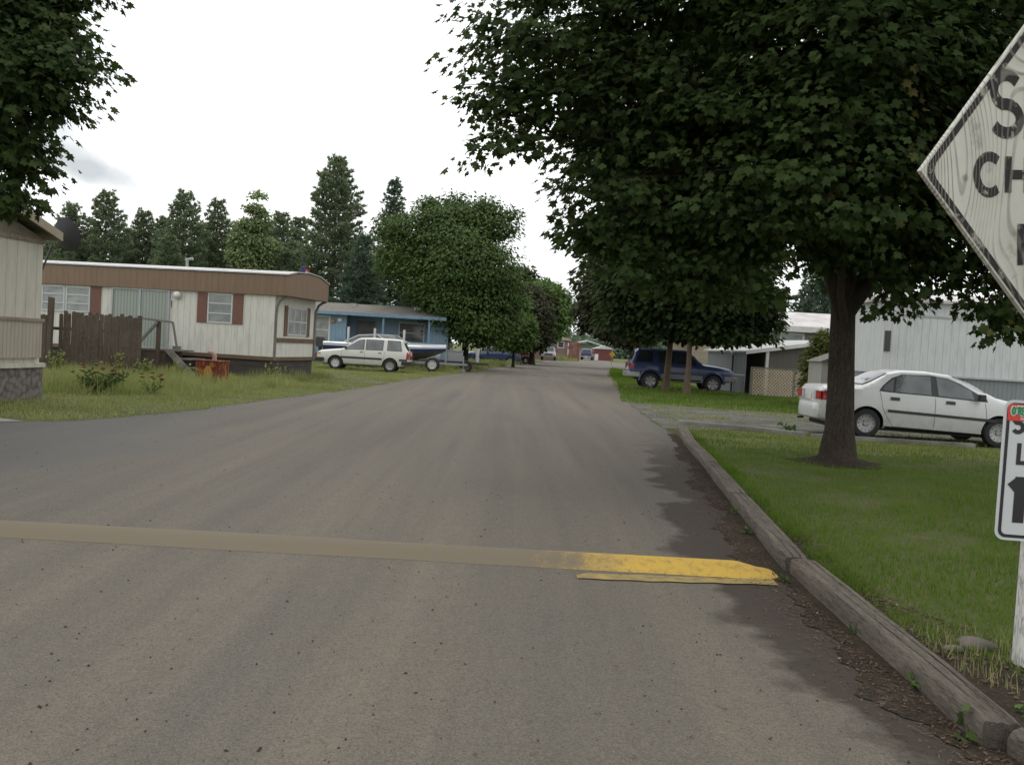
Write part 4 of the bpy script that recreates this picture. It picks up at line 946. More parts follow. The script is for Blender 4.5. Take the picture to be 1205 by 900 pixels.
# arborvitae
t = thing('globe_shrub', 'cone shaped yellow-green evergreen shrub behind the grey shed', 'shrub', (11.0,33,0))
bl = [((0,0,2.45),.4),((.05,0,2.0),.62),((0,.1,1.5),.75),((0,0,.9),.8),((.1,0,.5),.75)]
limbs(t, (0,0,0), (0,0,2.3), .06, bl, M['bark'], 8, 3); crown_mesh('crown', bl, 1300, 11, .10, M['arb'], t, 81, OVAL, .13, .1, .55)
# grey home with lean-to
h = thing('mobile_home', 'grey home with white roof and white trimmed window behind the lattice', 'mobile home', (11.8,47.5,0), R(-2))
box_part(h, 'wall', 'grey_siding', (0,14,0,5,0,3.3))
b = B(); b.prism([(-.35,3.25),(-.35,3.32),(2.6,4.2),(5.3,3.3),(5.3,3.23)], -.3, 14, 'x'); b.build('roof', M['roof_white'], h)
b = B(); b.box(-.3,14,-.40,-.35,3.05,3.34); b.build('fascia', M['white_paint'], h)
window(h, front(0), 1.75,3.0,2.0,3.02,1,1,'white_paint','curtain_glass',.12,.05)
h = thing('lean_to', 'taupe lean-to addition with sloping white roof edge beside the lattice fence', 'lean-to', (10.35,40.6,0), R(6))
b = B(); b.prism([(.75,0),(3.6,0),(3.6,2.42),(.75,1.93)], 0, 5.5, 'y'); b.build('wall', M['grey_dark'], h)
b = B(); b.prism([(-.3,1.80),(3.8,2.50),(3.8,2.58),(-.3,1.88)], -.35, 5.7, 'y'); b.build('roof', M['roof_metal'], h)
b = B(); b.prism([(-.32,1.74),(3.8,2.44),(3.8,2.60),(-.32,1.90)], -.40, -.352, 'y'); b.build('fascia', M['white_paint'], h)
box_part(h, 'post', 'white_paint', (.62,.75,-.32,-.2,0,1.95))
b = B(); b.box(-.15,-.10,.1,5.4,0,1.85); b.build('side_panel', M['grey_skirt'], h)
b = B(); b.box(-.18,-.152,.1,5.4,.78,.84); b.build('band', M['white_paint'], h)
t = thing('lattice_fence', 'pale crisscross lattice fence panel in front of the taupe lean-to', 'fence', (10.0,38.6,0), R(9))
b = B(); LW = 3.6; LH = 1.12; st = .145
k = -LH
while k < LW:
    for sg in (1,-1):
        x0 = max(0,k) ; x1 = min(LW,k+LH)
        z0 = x0-k; z1 = x1-k
        if x1-x0 > .03:
            if sg > 0: b.bar((x0,0,.05+z0),(x1,0,.05+z1),.048,.008,(0,1,0))
            else: b.bar((x0,.009,.05+LH-z0),(x1,.009,.05+LH-z1),.048,.008,(0,1,0))
    k += st
# bars come out flat to the fence plane
b.v = [(x,y,z) for x,y,z in b.v]
b.build('lattice', M['lattice'], t)
for x0 in (-.04,LW*.52,LW+.04): box_part(t, 'post', 'grey_wood', (x0-.05,x0+.05,-.03,.05,0,1.22))
box_part(t, 'top_rail', 'grey_wood', (0,LW,-.02,.03,1.17,1.22))
h = thing('beige_home', 'plain beige home wall seen behind the hood of the dark blue off-roader', 'mobile home', (11.3,60,0))
box_part(h, 'wall', 'tan', (0,3.2,0,6,0,2.6)); b = B(); b.prism([(-.2,2.6),(6.2,2.6),(3,3.2)], -.2, 3.4, 'x'); b.build('roof', M['roof_metal'], h)
t = thing('lamp_post', 'dark post with white globe lamp left of the grey side panel', 'lamp', (9.95,42,0))
b = B(); b.tube([(0,0,0),(0,0,1.7)], .04, 8); b.build('post', M['dark_metal'], t)
b = B(); b.lathe([(0,1.68),(.06,1.69),(.12,1.75),(.135,1.82),(.11,1.90),(.05,1.95),(0,1.96)], (0,0,0), 'z', 16); b.build('globe', M['globe'], t, 60)

# ------------------------------------------------------------------ far end of the road
h = thing('small_house', 'small pinkish house with pale roof and one window beyond the silver pickup', 'house', (5.6,124,0))
box_part(h, 'wall', 'mauve', (-5,1.6,0,5,0,2.7)); b = B(); b.prism([(-5.3,2.65),(2,2.65),(2,2.8),(-1,3.6),(-5.3,2.8)], -.3, 5.3, 'y'); b.build('roof', M['tan'], h)
window(h, front(0), .2,1.1,1.6,2.5,1,1,'white_paint','glass',.1)
f = thing('board_fence', 'tall red-brown board fence beside the small pinkish house', 'fence', (7.3,122,0))
b = B()
for k in range(9): b.box(k*.16-.1,k*.16+.045,-.02,.02,0,2.55-.03*(k%3))
b.build('planks', M['red_wood'], f); b = B(); b.box(-.1,1.35,.02,.07,.5,.6); b.box(-.1,1.35,.02,.07,2.0,2.1); b.build('rail', M['red_wood'], f)
f = thing('board_fence', 'low mauve board fence running left behind the silver pickup', 'fence', (-1.5,119,0))
b = B()
for k in range(42): b.box(k*.16,k*.16+.15,-.02,.02,0,1.45+.02*(k%2))
b.build('planks', M['mauve'], f); b = B(); b.box(0,6.7,.02,.07,.4,.5); b.box(0,6.7,.02,.07,1.1,1.2); b.build('rail', M['mauve'], f)
h = thing('red_shed', 'small faded red shed at the end of the road', 'shed', (13.2,152,0))
box_part(h, 'wall', 'red_paint', (0,3.2,0,3,0,1.9)); b = B(); b.prism([(-.2,1.85),(3.4,1.85),(1.6,2.5)], -.2, 3.2, 'y'); b.build('roof', M['roof_metal'], h)
b = B(front(0)); b.box(.1,.7,0,.05,0,1.0); b.build('door', M['white_paint'], h)
h = thing('white_carport', 'white roofed carport at the far end of the road', 'carport', (11.0,172,0))
b = B(); b.prism([(-.3,2.5),(2.6,3.2),(5.2,2.5),(5.2,2.65),(2.6,3.38),(-.3,2.65)], -.2, 5, 'y'); b.build('roof', M['white_paint'], h)
for x0 in (0,4.9):
    for y0 in (0,4.8): box_part(h, 'post', 'white_paint', (x0-.06,x0+.06,y0-.06,y0+.06,0,2.55))
box_part(h, 'back_wall', 'roof_metal', (-.1,5.0,4.9,4.95,0,2.5))
h = thing('white_trailer', 'white camper trailer left of the far carport', 'trailer', (8.6,160,0))
b = B(); b.prism([(0,.5),(2.2,.5),(2.3,.7),(2.3,2.3),(2.0,2.6),(.3,2.6),(0,2.3)], 0, 4.5, 'y'); b.build('body', M['white_paint'], h)
window(h, front(0), .7,1.6,1.5,2.1,1,1,'alu','glass',.06)
for x0 in (.2,2.0): b = B(); b.lathe([(0,-.1),(.33,-.1),(.33,.1),(0,.1)], (x0,2.5,.33), 'x', 14); b.build('wheel', M['black'], h)
t = thing('warning_sign', 'small yellow diamond warning sign on the right verge far down the road', 'sign', (10.1,95,0))
b = B(); b.box(-.03,.03,.0,.05,0,1.7); b.build('post', M['galv'], t)
b = B(); b.prism([(-.33,1.25),(0,.92),(.33,1.25),(0,1.58)], -.02, -.005, 'y'); b.build('panel', M['sign_yellow'], t)
for x, yt, D, lb in ((684,372,200,'thin utility pole on the skyline above the silver pickup'),(676,380,230,'second thin utility pole left of the other at the road end')):
    q = P(x,yt,D); t = thing('utility_pole', lb, 'pole', (q.x,D,0)); b = B(); b.tube([(0,0,0),(0,0,q.z)], [.14,.1], 8); b.build('pole', M['grey_wood'], t)
    b = B(); b.bar((-1,0,q.z-.6),(1,0,q.z-.6),.1,.12); b.build('crossarm', M['grey_wood'], t)
# ------------------------------------------------------------------ vehicles
def lin(tab, x):
    if x <= tab[0][0]: return tab[0][1]
    for (a,b_),(c_,d_) in zip(tab, tab[1:]):
        if x <= c_: return b_+(d_-b_)*(x-a)/(c_-a) if c_ > a else d_
    return tab[-1][1]
def sstep(a, b_, x): t = max(0, min(1, (x-a)/(b_-a))); return t*t*(3-2*t)
class Car:
    # +x forward, z up; tables of (x, value)
    def __init__(s, top, belt, bot, half, inset=.2): s.top, s.belt, s.bot, s.half, s.inset = top, belt, bot, half, inset
    def ring(s, x):
        T = lin(s.top,x); Bt = lin(s.bot,x); Bl = min(lin(s.belt,x), T-.02); Bl = max(Bl, Bt+.05); W = lin(s.half,x); h = T-Bl
        k = sstep(.08,.38,h)
        lo = [(0,Bt),(W*.86,Bt),(W-.03,Bt+(Bl-Bt)*.08),(W,Bt+(Bl-Bt)*.30),(W,Bt+(Bl-Bt)*.55),(W-.008,Bt+(Bl-Bt)*.8),(W-.035,Bl)]
        Wb = W-.035; ins = s.inset
        A = [(Wb-.04,.45),(Wb-.09,.75),(Wb-.22,.92),(Wb*.55,.98),(Wb*.28,.995),(0,1.0)]
        Cc = [(Wb-ins*.40,.38),(Wb-ins*.80,.76),(Wb-ins*1.02,.92),(Wb-ins*1.45,.985),(Wb*.35,.997),(0,1.0)]
        up = [((a[0]*(1-k)+c_[0]*k), Bl+h*(a[1]*(1-k)+c_[1]*k)) for a, c_ in zip(A, Cc)]
        return lo+up
    def side_y(s, x, z):
        r = s.ring(x)
        pts = r[1:]
        for (y0,z0),(y1,z1) in zip(pts, pts[1:]):
            if z0 <= z <= z1 and z1 > z0: return y0+(y1-y0)*(z-z0)/(z1-z0)
        return pts[0][0] if z < pts[0][1] else pts[-2][0]
    def top_z(s, x, y):
        r = s.ring(x)[5:]; y = abs(y)
        for (y0,z0),(y1,z1) in zip(r, r[1:]):
            if y1 <= y <= y0 and y0 > y1: return z0+(z1-z0)*(y0-y)/(y0-y1)
        return r[-1][1]
    def body(s, name, mat, parent, wheels, wr, xs=None, archw=.5):
        x0, x1 = s.top[0][0], s.top[-1][0]
        n = max(24, int((x1-x0)/.07)); X = sorted(set([x0+(x1-x0)*i/n for i in range(n+1)]+[p[0] for p in s.top if x0 <= p[0] <= x1]))
        b = B(); rows = []
        for x in X:
            r = s.ring(x); full = [(x,-y,z) for y,z in r]+[(x,y,z) for y,z in reversed(r[1:-1])]
            rows.append(full)
        m = len(rows[0])
        vs = [p for r in rows for p in r]
        fs = [(i*m+j,i*m+(j+1)%m,(i+1)*m+(j+1)%m,(i+1)*m+j) for i in range(len(rows)-1) for j in range(m)]
        fs += [tuple(range(m)), tuple((len(rows)-1)*m+i for i in range(m-1,-1,-1))]
        b.add(vs, fs); o = b.build(name, mat, None)
        if wheels:
            cb = B()
            for wx in wheels:
                for sg in (-1,1):
                    W = lin(s.half, wx); ra = wr*1.17
                    prof = [(wx+ra*math.cos(a_), wr+ra*math.sin(a_)) for a_ in [2*math.pi*i/28 for i in range(28)]]
                    ya, yb = sorted((sg*(W-.30), sg*(W+.2))); cb.prism(prof, ya, yb, 'y')
            co = cb.build('cut', M['black'], None)
            o.data.materials.append(M['black'])
            md = o.modifiers.new('b', 'BOOLEAN'); md.operation = 'DIFFERENCE'; md.object = co; md.solver = 'EXACT'
            try: md.material_mode = 'TRANSFER'
            except Exception: pass
            dg = bpy.context.evaluated_depsgraph_get(); me = bpy.data.meshes.new_from_object(o.evaluated_get(dg))
            o.modifiers.clear(); o.data = me; bpy.data.objects.remove(co)
        shade(o.data, 32); o.parent = parent; return o
    def panel(s, name, cols, mat, parent, side=-1, off=.006, b=None, rows=4):
        # cols: (x_low, z_low, x_high, z_high)
        own = b is None; b = b or B(); g_ = []
        C_ = []
        for (a, c_) in zip(cols, cols[1:]):
            for k in range(4): C_.append(tuple(a[i]+(c_[i]-a[i])*k/4 for i in range(4)))
        C_.append(cols[-1])
        for xl,zl,xh,zh in C_:
            g_.append([(xl+(xh-xl)*k/rows, side*(s.side_y(xl+(xh-xl)*k/rows, zl+(zh-zl)*k/rows)+off), zl+(zh-zl)*k/rows) for k in range(rows+1)])
        b.grid(g_)
        if own: return b.build(name, mat, parent, 40, recalc=False)
    def over(s, name, xs, ya, yb, mat, parent, off=.008, n=10):
        b = B(); g_ = []
        for i in range(n+1):
            t = i/n; x = xs[0]+(xs[1]-xs[0])*t; hw = ya+(yb-ya)*t
            g_.append([(x, -hw+2*hw*j/10, s.top_z(x, -hw+2*hw*j/10)+off) for j in range(11)])
        b.grid(g_); return b.build(name, mat, parent, 40, recalc=False)
    def face(s, end, ya, yb, za, zb, d=.01):
        x = s.top[0][0] if end < 0 else s.top[-1][0]
        return (min(x,x+end*d), max(x,x+end*d), ya, yb, za, zb)
def wheel(parent, x, y, r, w, style='cap', rim='silver', sg=-1):
    # sg: side the face looks to
    b = B(); b.lathe([(r*.60,-w/2),(r*.70,-w/2-.008),(r*.93,-w/2+.005),(r*.995,-w/2+.03),(r,0),(r*.995,w/2-.03),(r*.93,w/2-.005),(r*.70,w/2+.008),(r*.60,w/2)], (x,y,r), 'y', 28)
    o = b.build('wheel', M['black'], parent, 40)
    f = y+sg*(w/2)
    b = B(); rr = r*.66
    b.lathe([(0,sg*-.012),(rr*.22,sg*-.010),(rr*.3,sg*-.028),(rr*.62,sg*-.022),(rr*.86,sg*-.012),(rr*.97,sg*.004),(rr,sg*.002),(rr,sg*-.09)], (x,f,r), 'y', 28)
    ro = b.build('rim', M[rim], o, 40)
    b = B(); nh = {'cap':12,'steel':8,'alloy':6}[style]; hr = {'cap':.055,'steel':.10,'alloy':.15}[style]*rr/.66*1.0
    for k in range(nh):
        a = 2*math.pi*k/nh; cx, cz = x+math.cos(a)*rr*.74, r+math.sin(a)*rr*.74
        b.lathe([(0,sg*-.0095),(hr*.62,sg*-.0095),(hr*.62,sg*-.02)], (cx,f,cz), 'y', 8)
    if style == 'cap':
        for k in range(4): a = 2*math.pi*(k+.5)/4; b.lathe([(0,sg*-.006),(.016,sg*-.006),(.016,sg*-.02)], (x+math.cos(a)*rr*.27,f-sg*.014,r+math.sin(a)*rr*.27), 'y', 6)
    b.build('rim_holes', M['black'], ro)
    return o
def lines(car, name, parent, segs, mat='plastic_black', side=-1, off=.003, wd=.008):
    b = B()
    for x0,z0,x1,z1 in segs:
        n = 8; dx, dz = x1-x0, z1-z0; L = math.hypot(dx,dz); px_, pz_ = -dz/L*wd/2, dx/L*wd/2; g_ = []
        for i in range(n+1):
            t = i/n; x, z = x0+dx*t, z0+dz*t
            g_.append([(x-px_, side*(car.side_y(x-px_, z-pz_)+off), z-pz_),(x+px_, side*(car.side_y(x+px_, z+pz_)+off), z+pz_)])
        b.grid(g_)
    return b.build(name, M[mat], parent, recalc=False)

def both(fn):
    for sd_ in (-1,1): fn(sd_)
# ---- white sedan (4.45 long)
def sedan():
    t = thing('sedan', 'white four door sedan parked across the gravel driveway, cut by the white sign', 'car', (8.66,19.72,.02), R(-1.0))
    t.rotation_euler = (0,R(.9),R(-1)); t.scale = (1.03,1.03,1.03)
    c_ = Car([(-2.24,.80),(-2.22,.90),(-2.16,.985),(-1.75,1.005),(-1.45,1.03),(-1.28,1.11),(-.90,1.32),(-.60,1.395),(-.1,1.41),(.35,1.375),(.75,1.245),(1.10,1.07),(1.28,.985),(1.6,.93),(1.95,.845),(2.12,.77),(2.2,.68),(2.23,.60)],
             [(-2.24,.90),(-1.5,.955),(-.6,.925),(.6,.875),(1.2,.86),(2.2,.70)],
             [(-2.24,.36),(-2.1,.27),(-1.7,.22),(1.7,.18),(2.1,.22),(2.23,.30)],
             [(-2.24,.68),(-2.18,.76),(-2.0,.81),(-1.5,.845),(1.4,.845),(1.9,.80),(2.12,.72),(2.23,.58)], .22)
    WR = .295; wx = (-1.33,1.29)
    c_.body('body', M['paint_white'], t, wx, WR)
    for sg in (-1,1):
        for x in wx: wheel(t, x, sg*.745, WR, .175, 'cap', 'silver', sg)
    for sg in (-1,1):
        # black daylight surround then panes
        c_.panel('window_seal', [(-1.12,.955,-1.02,1.07),(-.98,.945,-.82,1.235),(-.7,.935,-.62,1.31),(-.1,.925,-.08,1.335),(.36,.905,.30,1.295),(.62,.895,.56,1.20),(.88,.885,.84,1.05),(1.04,.885,1.03,.955)], M['plastic_black'], t, sg, .004)
        for nm, cols in (('rear_quarter_window', [(-1.04,.975,-1.0,1.06),(-.94,.968,-.83,1.19),(-.84,.965,-.78,1.235)]),
                         ('rear_window', [(-.80,.962,-.73,1.255),(-.55,.952,-.5,1.305),(-.08,.945,-.06,1.315)]),
                         ('front_window', [(.06,.942,.05,1.31),(.36,.925,.30,1.272),(.60,.915,.545,1.175),(.78,.910,.75,1.075)])):
            c_.panel(nm, cols, M['car_glass'], t, sg, .010)
        lines(c_, 'door_gap', t, [(-1.03,.62,-1.10,.94),(-.93,.44,-1.03,.62),(0,.25,0,.92),(-.80,.27,-.93,.44),(-.8,.27,.98,.24),(.98,.24,1.02,.60),(1.02,.60,.98,.87)], 'dark_metal', sg)
        lines(c_, 'side_moulding', t, [(-.93,.575,1.22,.525)], 'plastic_black', sg, .014, .055)
        for x in (-.80,.30): 
            c_.panel('door_handle', [(x-.09,.79,x-.09,.855),(x+.09,.785,x+.09,.85)], M['plastic_black'], t, sg, .018)
        lines(c_, 'sill_trim', t, [(-.93,.235,.95,.215)], 'plastic_black', sg, .004, .05)
    c_.over('windshield', (1.06,.42), .66, .56, M['car_glass_dark'], t); c_.over('rear_glass', (-1.40,-.90), .60, .53, M['car_glass_dark'], t, .022)
    for sg in (-1,1):
        b = B(); b.box(.80,.92,*sorted((sg*.86,sg*.98)),.90,1.03); b.build('mirror', M['plastic_black'], t, bevel=.02)
        # tail light wraps round the corner
        c_.panel('tail_light', [(-2.222,.70,-2.222,.87),(-2.1,.69,-2.13,.885),(-1.98,.70,-2.02,.86),(-1.93,.735,-1.95,.80)], M['red_lens'], t, sg, .008)
        b = B(); b.box(-2.262,-2.238,*sorted((sg*.48,sg*.74)),.70,.87); b.build('tail_light', M['red_lens'], t, bevel=.006)
        b = B(); b.box(-2.258,-2.236,*sorted((sg*.35,sg*.47)),.70,.87); b.build('reverse_light', M['clear_lens'], t)
        b = B(); b.box(2.10,2.20,*sorted((sg*.42,sg*.68)),.56,.67); b.build('headlight', M['clear_lens'], t, bevel=.015)
    # bumpers: rounded wrap
    for e, xa, zz0, zz1 in ((-1,-2.30,.33,.62),(1,2.28,.24,.52)):
        b = B(); g_ = []
        for i in range(17):
            a = -1+2*i/16; y = .80*math.copysign(abs(a)**.8, a); xx = xa-e*(.62*max(0,abs(a)-.62)**1.1*1.15+.02*a*a)
            g_.append([(xx-e*.12, y*.97, zz0-.02),(xx-e*.015, y, zz0),(xx, y, (zz0+zz1)/2),(xx-e*.01, y, zz1-.03),(xx-e*.05, y*.985, zz1),(xx-e*.16,y*.95,zz1+.002)])
        b.grid(g_); b.build('bumper', M['paint_white'], t, 50)
    b = B(); b.box(-2.252,-2.242,-.16,.16,.68,.80); b.build('license_plate', M['white_paint'], t)
    b = B(); b.tube([(-2.2,.42,.27),(-2.33,.42,.26)], .025, 8); b.build('exhaust', M['dark_metal'], t)
    b = B(); b.box(-2.0,2.0,-.68,.68,.17,.30); b.build('underbody', M['black'], t)
    return t
sedan()
# ---- boxy station wagon (front to the left)
def wagon():
    t = thing('station_wagon', 'boxy offwhite station wagon with dark side stripe parked beside the boat', 'car', (-6.75,42.2,0), R(181))
    c_ = Car([(-2.08,.70),(-2.06,.90),(-2.0,.98),(-1.88,1.18),(-1.74,1.46),(-1.55,1.50),(-.4,1.51),(.15,1.475),(.35,1.40),(.62,1.20),(.92,.98),(1.0,.955),(1.5,.90),(1.92,.84),(2.03,.78),(2.06,.60)],
             [(-2.08,.90),(-1.9,.93),(.9,.91),(2.05,.74)], [(-2.08,.36),(-1.8,.25),(1.7,.24),(2.06,.34)],
             [(-2.08,.72),(-1.98,.79),(-1.6,.81),(1.5,.80),(1.9,.77),(2.06,.70)], .18)
    WR = .305; wx = (-1.22,1.22)
    c_.body('body', M['paint_cream'], t, wx, WR)
    for sg in (-1,1):
        for x in wx: wheel(t, x, sg*.72, WR, .17, 'steel', 'white_wheel' if x > 0 else 'silver', sg)
        for nm, cols in (('rear_quarter_window', [(-1.72,.98,-1.62,1.40),(-1.08,.98,-1.08,1.41)]),
                         ('rear_window', [(-.86,.975,-.88,1.40),(-.12,.965,-.12,1.40)]),('front_window', [(-.02,.965,-.02,1.40),(.24,.955,.20,1.36),(.66,.95,.44,1.21),(.80,.95,.76,1.0)])):
            c_.panel(nm+'_seal', [(a-.02 if i == 0 else a+.02*(i == len(cols)-1), b1-.02, c1-.02 if i == 0 else c1+.02*(i == len(cols)-1), d1+.02) for i,(a,b1,c1,d1) in enumerate(cols)], M['plastic_black'], t, sg, .004)
            c_.panel(nm, cols, M['car_glass'], t, sg, .009)
        lines(c_, 'side_stripe', t, [(-.85,.575,1.0,.575),(-1.98,.575,-1.62,.575)], 'dark_metal', sg, .008, .09)
        lines(c_, 'door_gap', t, [(-.07,.3,-.07,.93),(-.9,.5,-.98,.94),(.95,.3,.95,.9),(-.9,.3,.95,.3)], 'dark_metal', sg)
        for x in (-.8,.02): c_.panel('door_handle', [(x-.02,.82,x-.02,.86),(x+.12,.82,x+.12,.86)], M['plastic_black'], t, sg, .012)
        c_.panel('tail_light', [(-2.06,.62,-2.04,.92),(-1.93,.62,-1.95,.95)], M['red_lens'], t, sg, .008)
        b = B(); b.box(-2.10,-2.075,*sorted((sg*.55,sg*.72)),.62,1.0); b.build('tail_light', M['red_lens'], t)
        b = B(); b.box(2.055,2.075,*sorted((sg*.42,sg*.68)),.62,.74); b.build('headlight', M['clear_lens'], t)
        b = B(); b.box(.72,.82,*sorted((sg*.82,sg*.93)),.95,1.05); b.build('mirror', M['plastic_black'], t, bevel=.015)
        lines(c_, 'signal_light', t, [(1.90,.70,2.02,.70)], 'amber_lens', sg, .01, .09)
    c_.over('windshield', (.90,.30), .64, .58, M['car_glass_dark'], t); c_.over('tailgate_glass', (-1.99,-1.80), .60, .56, M['car_glass_dark'], t)
    for e, xa in ((-1,-2.18),(1,2.17)):
        b = B(); b.box(*sorted((xa,xa-e*.13)),-.80,.80,.36,.52)
        for sg in (-1,1): b.box(*sorted((xa-e*.02,xa-e*.45)),*sorted((sg*.80,sg*.835)),.36,.52)
        b.build('bumper', M['plastic_black'], t, bevel=.02)
    b = B(); b.box(-2.095,-2.08,-.5,.5,.60,.78); b.build('rear_panel', M['dark_metal'], t)
    b = B(); b.box(-1.8,1.8,-.62,.62,.22,.34); b.build('underbody', M['black'], t)
wagon()
# ---- dark blue off-roader
def suv(label, loc, rz):
    t = thing('off_roader', label, 'car', loc, rz)
    c_ = Car([(-2.24,.85),(-2.22,1.05),(-2.16,1.25),(-2.02,1.60),(-1.9,1.72),(-1.6,1.755),(.0,1.76),(.22,1.72),(.45,1.55),(.85,1.22),(.95,1.17),(1.5,1.13),(2.05,1.05),(2.16,.98),(2.2,.80)],
             [(-2.24,1.10),(-1.5,1.12),(.6,1.09),(2.2,.95)], [(-2.24,.52),(-1.9,.44),(1.8,.44),(2.2,.50)],
             [(-2.24,.76),(-2.12,.83),(-1.6,.85),(1.7,.85),(2.05,.82),(2.2,.74)], .17)
    WR = .37; wx = (-1.36,1.31)
    c_.body('body', M['paint_blue'], t, wx, WR)
    for sg in (-1,1):
        for x in wx: wheel(t, x, sg*.76, WR, .24, 'alloy', 'silver', sg)
        for nm, cols in (('rear_quarter_window', [(-2.0,1.17,-1.84,1.60),(-1.3,1.16,-1.3,1.62)]),('rear_window', [(-1.0,1.16,-1.06,1.62),(-.36,1.15,-.36,1.62)]),
                         ('front_window', [(-.26,1.15,-.26,1.62),(.12,1.14,.10,1.60),(.58,1.13,.40,1.42),(.72,1.13,.70,1.22)])):
            c_.panel(nm, cols, M['car_glass_dark'], t, sg, .008)
        lines(c_, 'lower_cladding', t, [(-2.18,.64,-1.85,.64),(-.9,.60,.85,.60),(1.78,.62,2.08,.62)], 'lower_silver', sg, .010, .20)
        lines(c_, 'door_gap', t, [(-.31,.5,-.31,1.12),(.70,.5,.72,1.1),(-1.0,.8,-1.05,1.14)], 'black', sg)
        b = B(); b.tube([(-.85,sg*.90,.42),(.85,sg*.90,.42)], .035, 8)
        for x in (-.6,.6): b.tube([(x,sg*.6,.45),(x,sg*.90,.42)], .02, 6)
        b.build('side_step', M['chrome'], t)
        for wx_ in wx:
            b = B(); g_ = []
            for i in range(15):
                a = math.pi*(i/14); g_.append([(wx_+math.cos(a)*rr_, sg*(lin(c_.half,wx_)+o_), WR+math.sin(a)*rr_) for rr_, o_ in ((WR*1.15,.03),(WR*1.3,.035),(WR*1.38,.0))])
            b.grid(g_); b.build('fender_flare', M['paint_blue'], t, 50)
        c_.panel('tail_light', [(-2.235,.86,-2.2,1.12),(-2.12,.86,-2.12,1.14)], M['red_lens'], t, sg, .008)
        b = B(); b.box(-2.262,-2.235,*sorted((sg*.62,sg*.76)),.86,1.12); b.build('tail_light', M['red_lens'], t)
        b = B(); b.box(2.19,2.225,*sorted((sg*.45,sg*.72)),.80,.93); b.build('headlight', M['clear_lens'], t)
        b = B(); b.box(.55,.67,*sorted((sg*.86,sg*1.02)),1.13,1.28); b.build('mirror', M['plastic_black'], t, bevel=.02)
        lines(c_, 'roof_rail', t, [(-1.8,1.705,.05,1.71)], 'silver', sg, .02, .035)
    c_.over('windshield', (.86,.28), .68, .60, M['car_glass_dark'], t); c_.over('tailgate_glass', (-2.17,-2.0), .62, .58, M['car_glass_dark'], t)
    for e, xa in ((-1,-2.36),(1,2.34)):
        b = B(); b.box(*sorted((xa,xa-e*.2)),-.80,.80,.50,.72)
        for sg in (-1,1): b.box(*sorted((xa-e*.03,xa-e*.55)),*sorted((sg*.80,sg*.86)),.50,.72)
        b.build('bumper', M['chrome'] if e < 0 else M['lower_silver'], t, bevel=.03)
    b = B(); b.box(-1.9,1.9,-.6,.6,.38,.52); b.build('underbody', M['black'], t)
    b = B(); b.box(-2.262,-2.24,-.17,.17,.78,.92); b.build('license_plate', M['white_paint'], t)
    return t
suv('dark blue off-roader with silver lower trim parked behind the two brown tree trunks', (7.22,40.15,0), R(0))
# ---- pickups and small far cars
def pickup(name, label, loc, rz, mat, high=0, canopy=True):
    t = thing(name, label, 'car', loc, rz)
    top = [(-2.6,.85),(-2.58,1.05),(-.9,1.05),(-.85,1.1),(-.78,1.60),(-.6,1.72),(.3,1.72),(.5,1.62),(1.0,1.12),(1.1,1.08),(2.3,.98),(2.42,.85),(2.45,.7)]
    if canopy: top = [(-2.6,.85),(-2.58,1.15),(-2.5,1.65),(-2.4,1.70),(-.85,1.70),(-.6,1.72),(.3,1.72),(.5,1.62),(1.0,1.12),(1.1,1.08),(2.3,.98),(2.42,.85),(2.45,.7)]
    c_ = Car(top, [(-2.6,1.03),(2.4,.9)], [(-2.6,.5),(2.45,.45)], [(-2.6,.85),(-2.4,.9),(2.0,.9),(2.45,.8)], .18)
    c_.body('body', M[mat], t, (-1.55,1.6), .37)
    for sg in (-1,1):
        for x in (-1.55,1.6): wheel(t, x, sg*.8, .37, .22, 'steel', 'silver', sg)
        c_.panel('side_window', [(-.65,1.1,-.65,1.6),(.3,1.1,.3,1.6),(.75,1.1,.7,1.25)], M['car_glass_dark'], t, sg, .008)
        b = B(); b.box(2.44,2.47,*sorted((sg*.5,sg*.78)),.68,.84); b.build('headlight', M['clear_lens'], t)
        b = B(); b.box(-2.63,-2.6,*sorted((sg*.70,sg*.85)),.8,1.1); b.build('tail_light', M['red_lens'], t)
        b = B(); b.box(.6,.7,*sorted((sg*.9,sg*1.08)),1.1,1.28); b.build('mirror', M['plastic_black'], t)
    c_.over('windshield', (1.02,.45), .72, .66, M['car_glass_dark'], t)
    if canopy: c_.over('rear_glass', (-2.57,-2.5), .65, .6, M['car_glass_dark'], t)
    b = B(); b.box(2.45,2.475,-.5,.5,.66,.84); b.build('grille', M['plastic_black'], t)
    for e, xa in ((-1,-2.74),(1,2.60)): b = B(); b.box(*sorted((xa,xa-e*.14)),-.85,.85,.45,.62); b.build('bumper', M['chrome'], t, bevel=.02)
    b = B(); b.box(-2.756,-2.742,-.16,.16,.47,.6); b.build('license_plate', M['white_paint'], t)
    return t
pickup('pickup_truck', 'silver pickup facing the camera at the far left side of the road end', (4.35,115,0), R(-93), 'paint_silver')
pickup('off_roader', 'blue off-roader seen from behind at the far end of the road', (11.6,146,0), R(82), 'paint_blue')
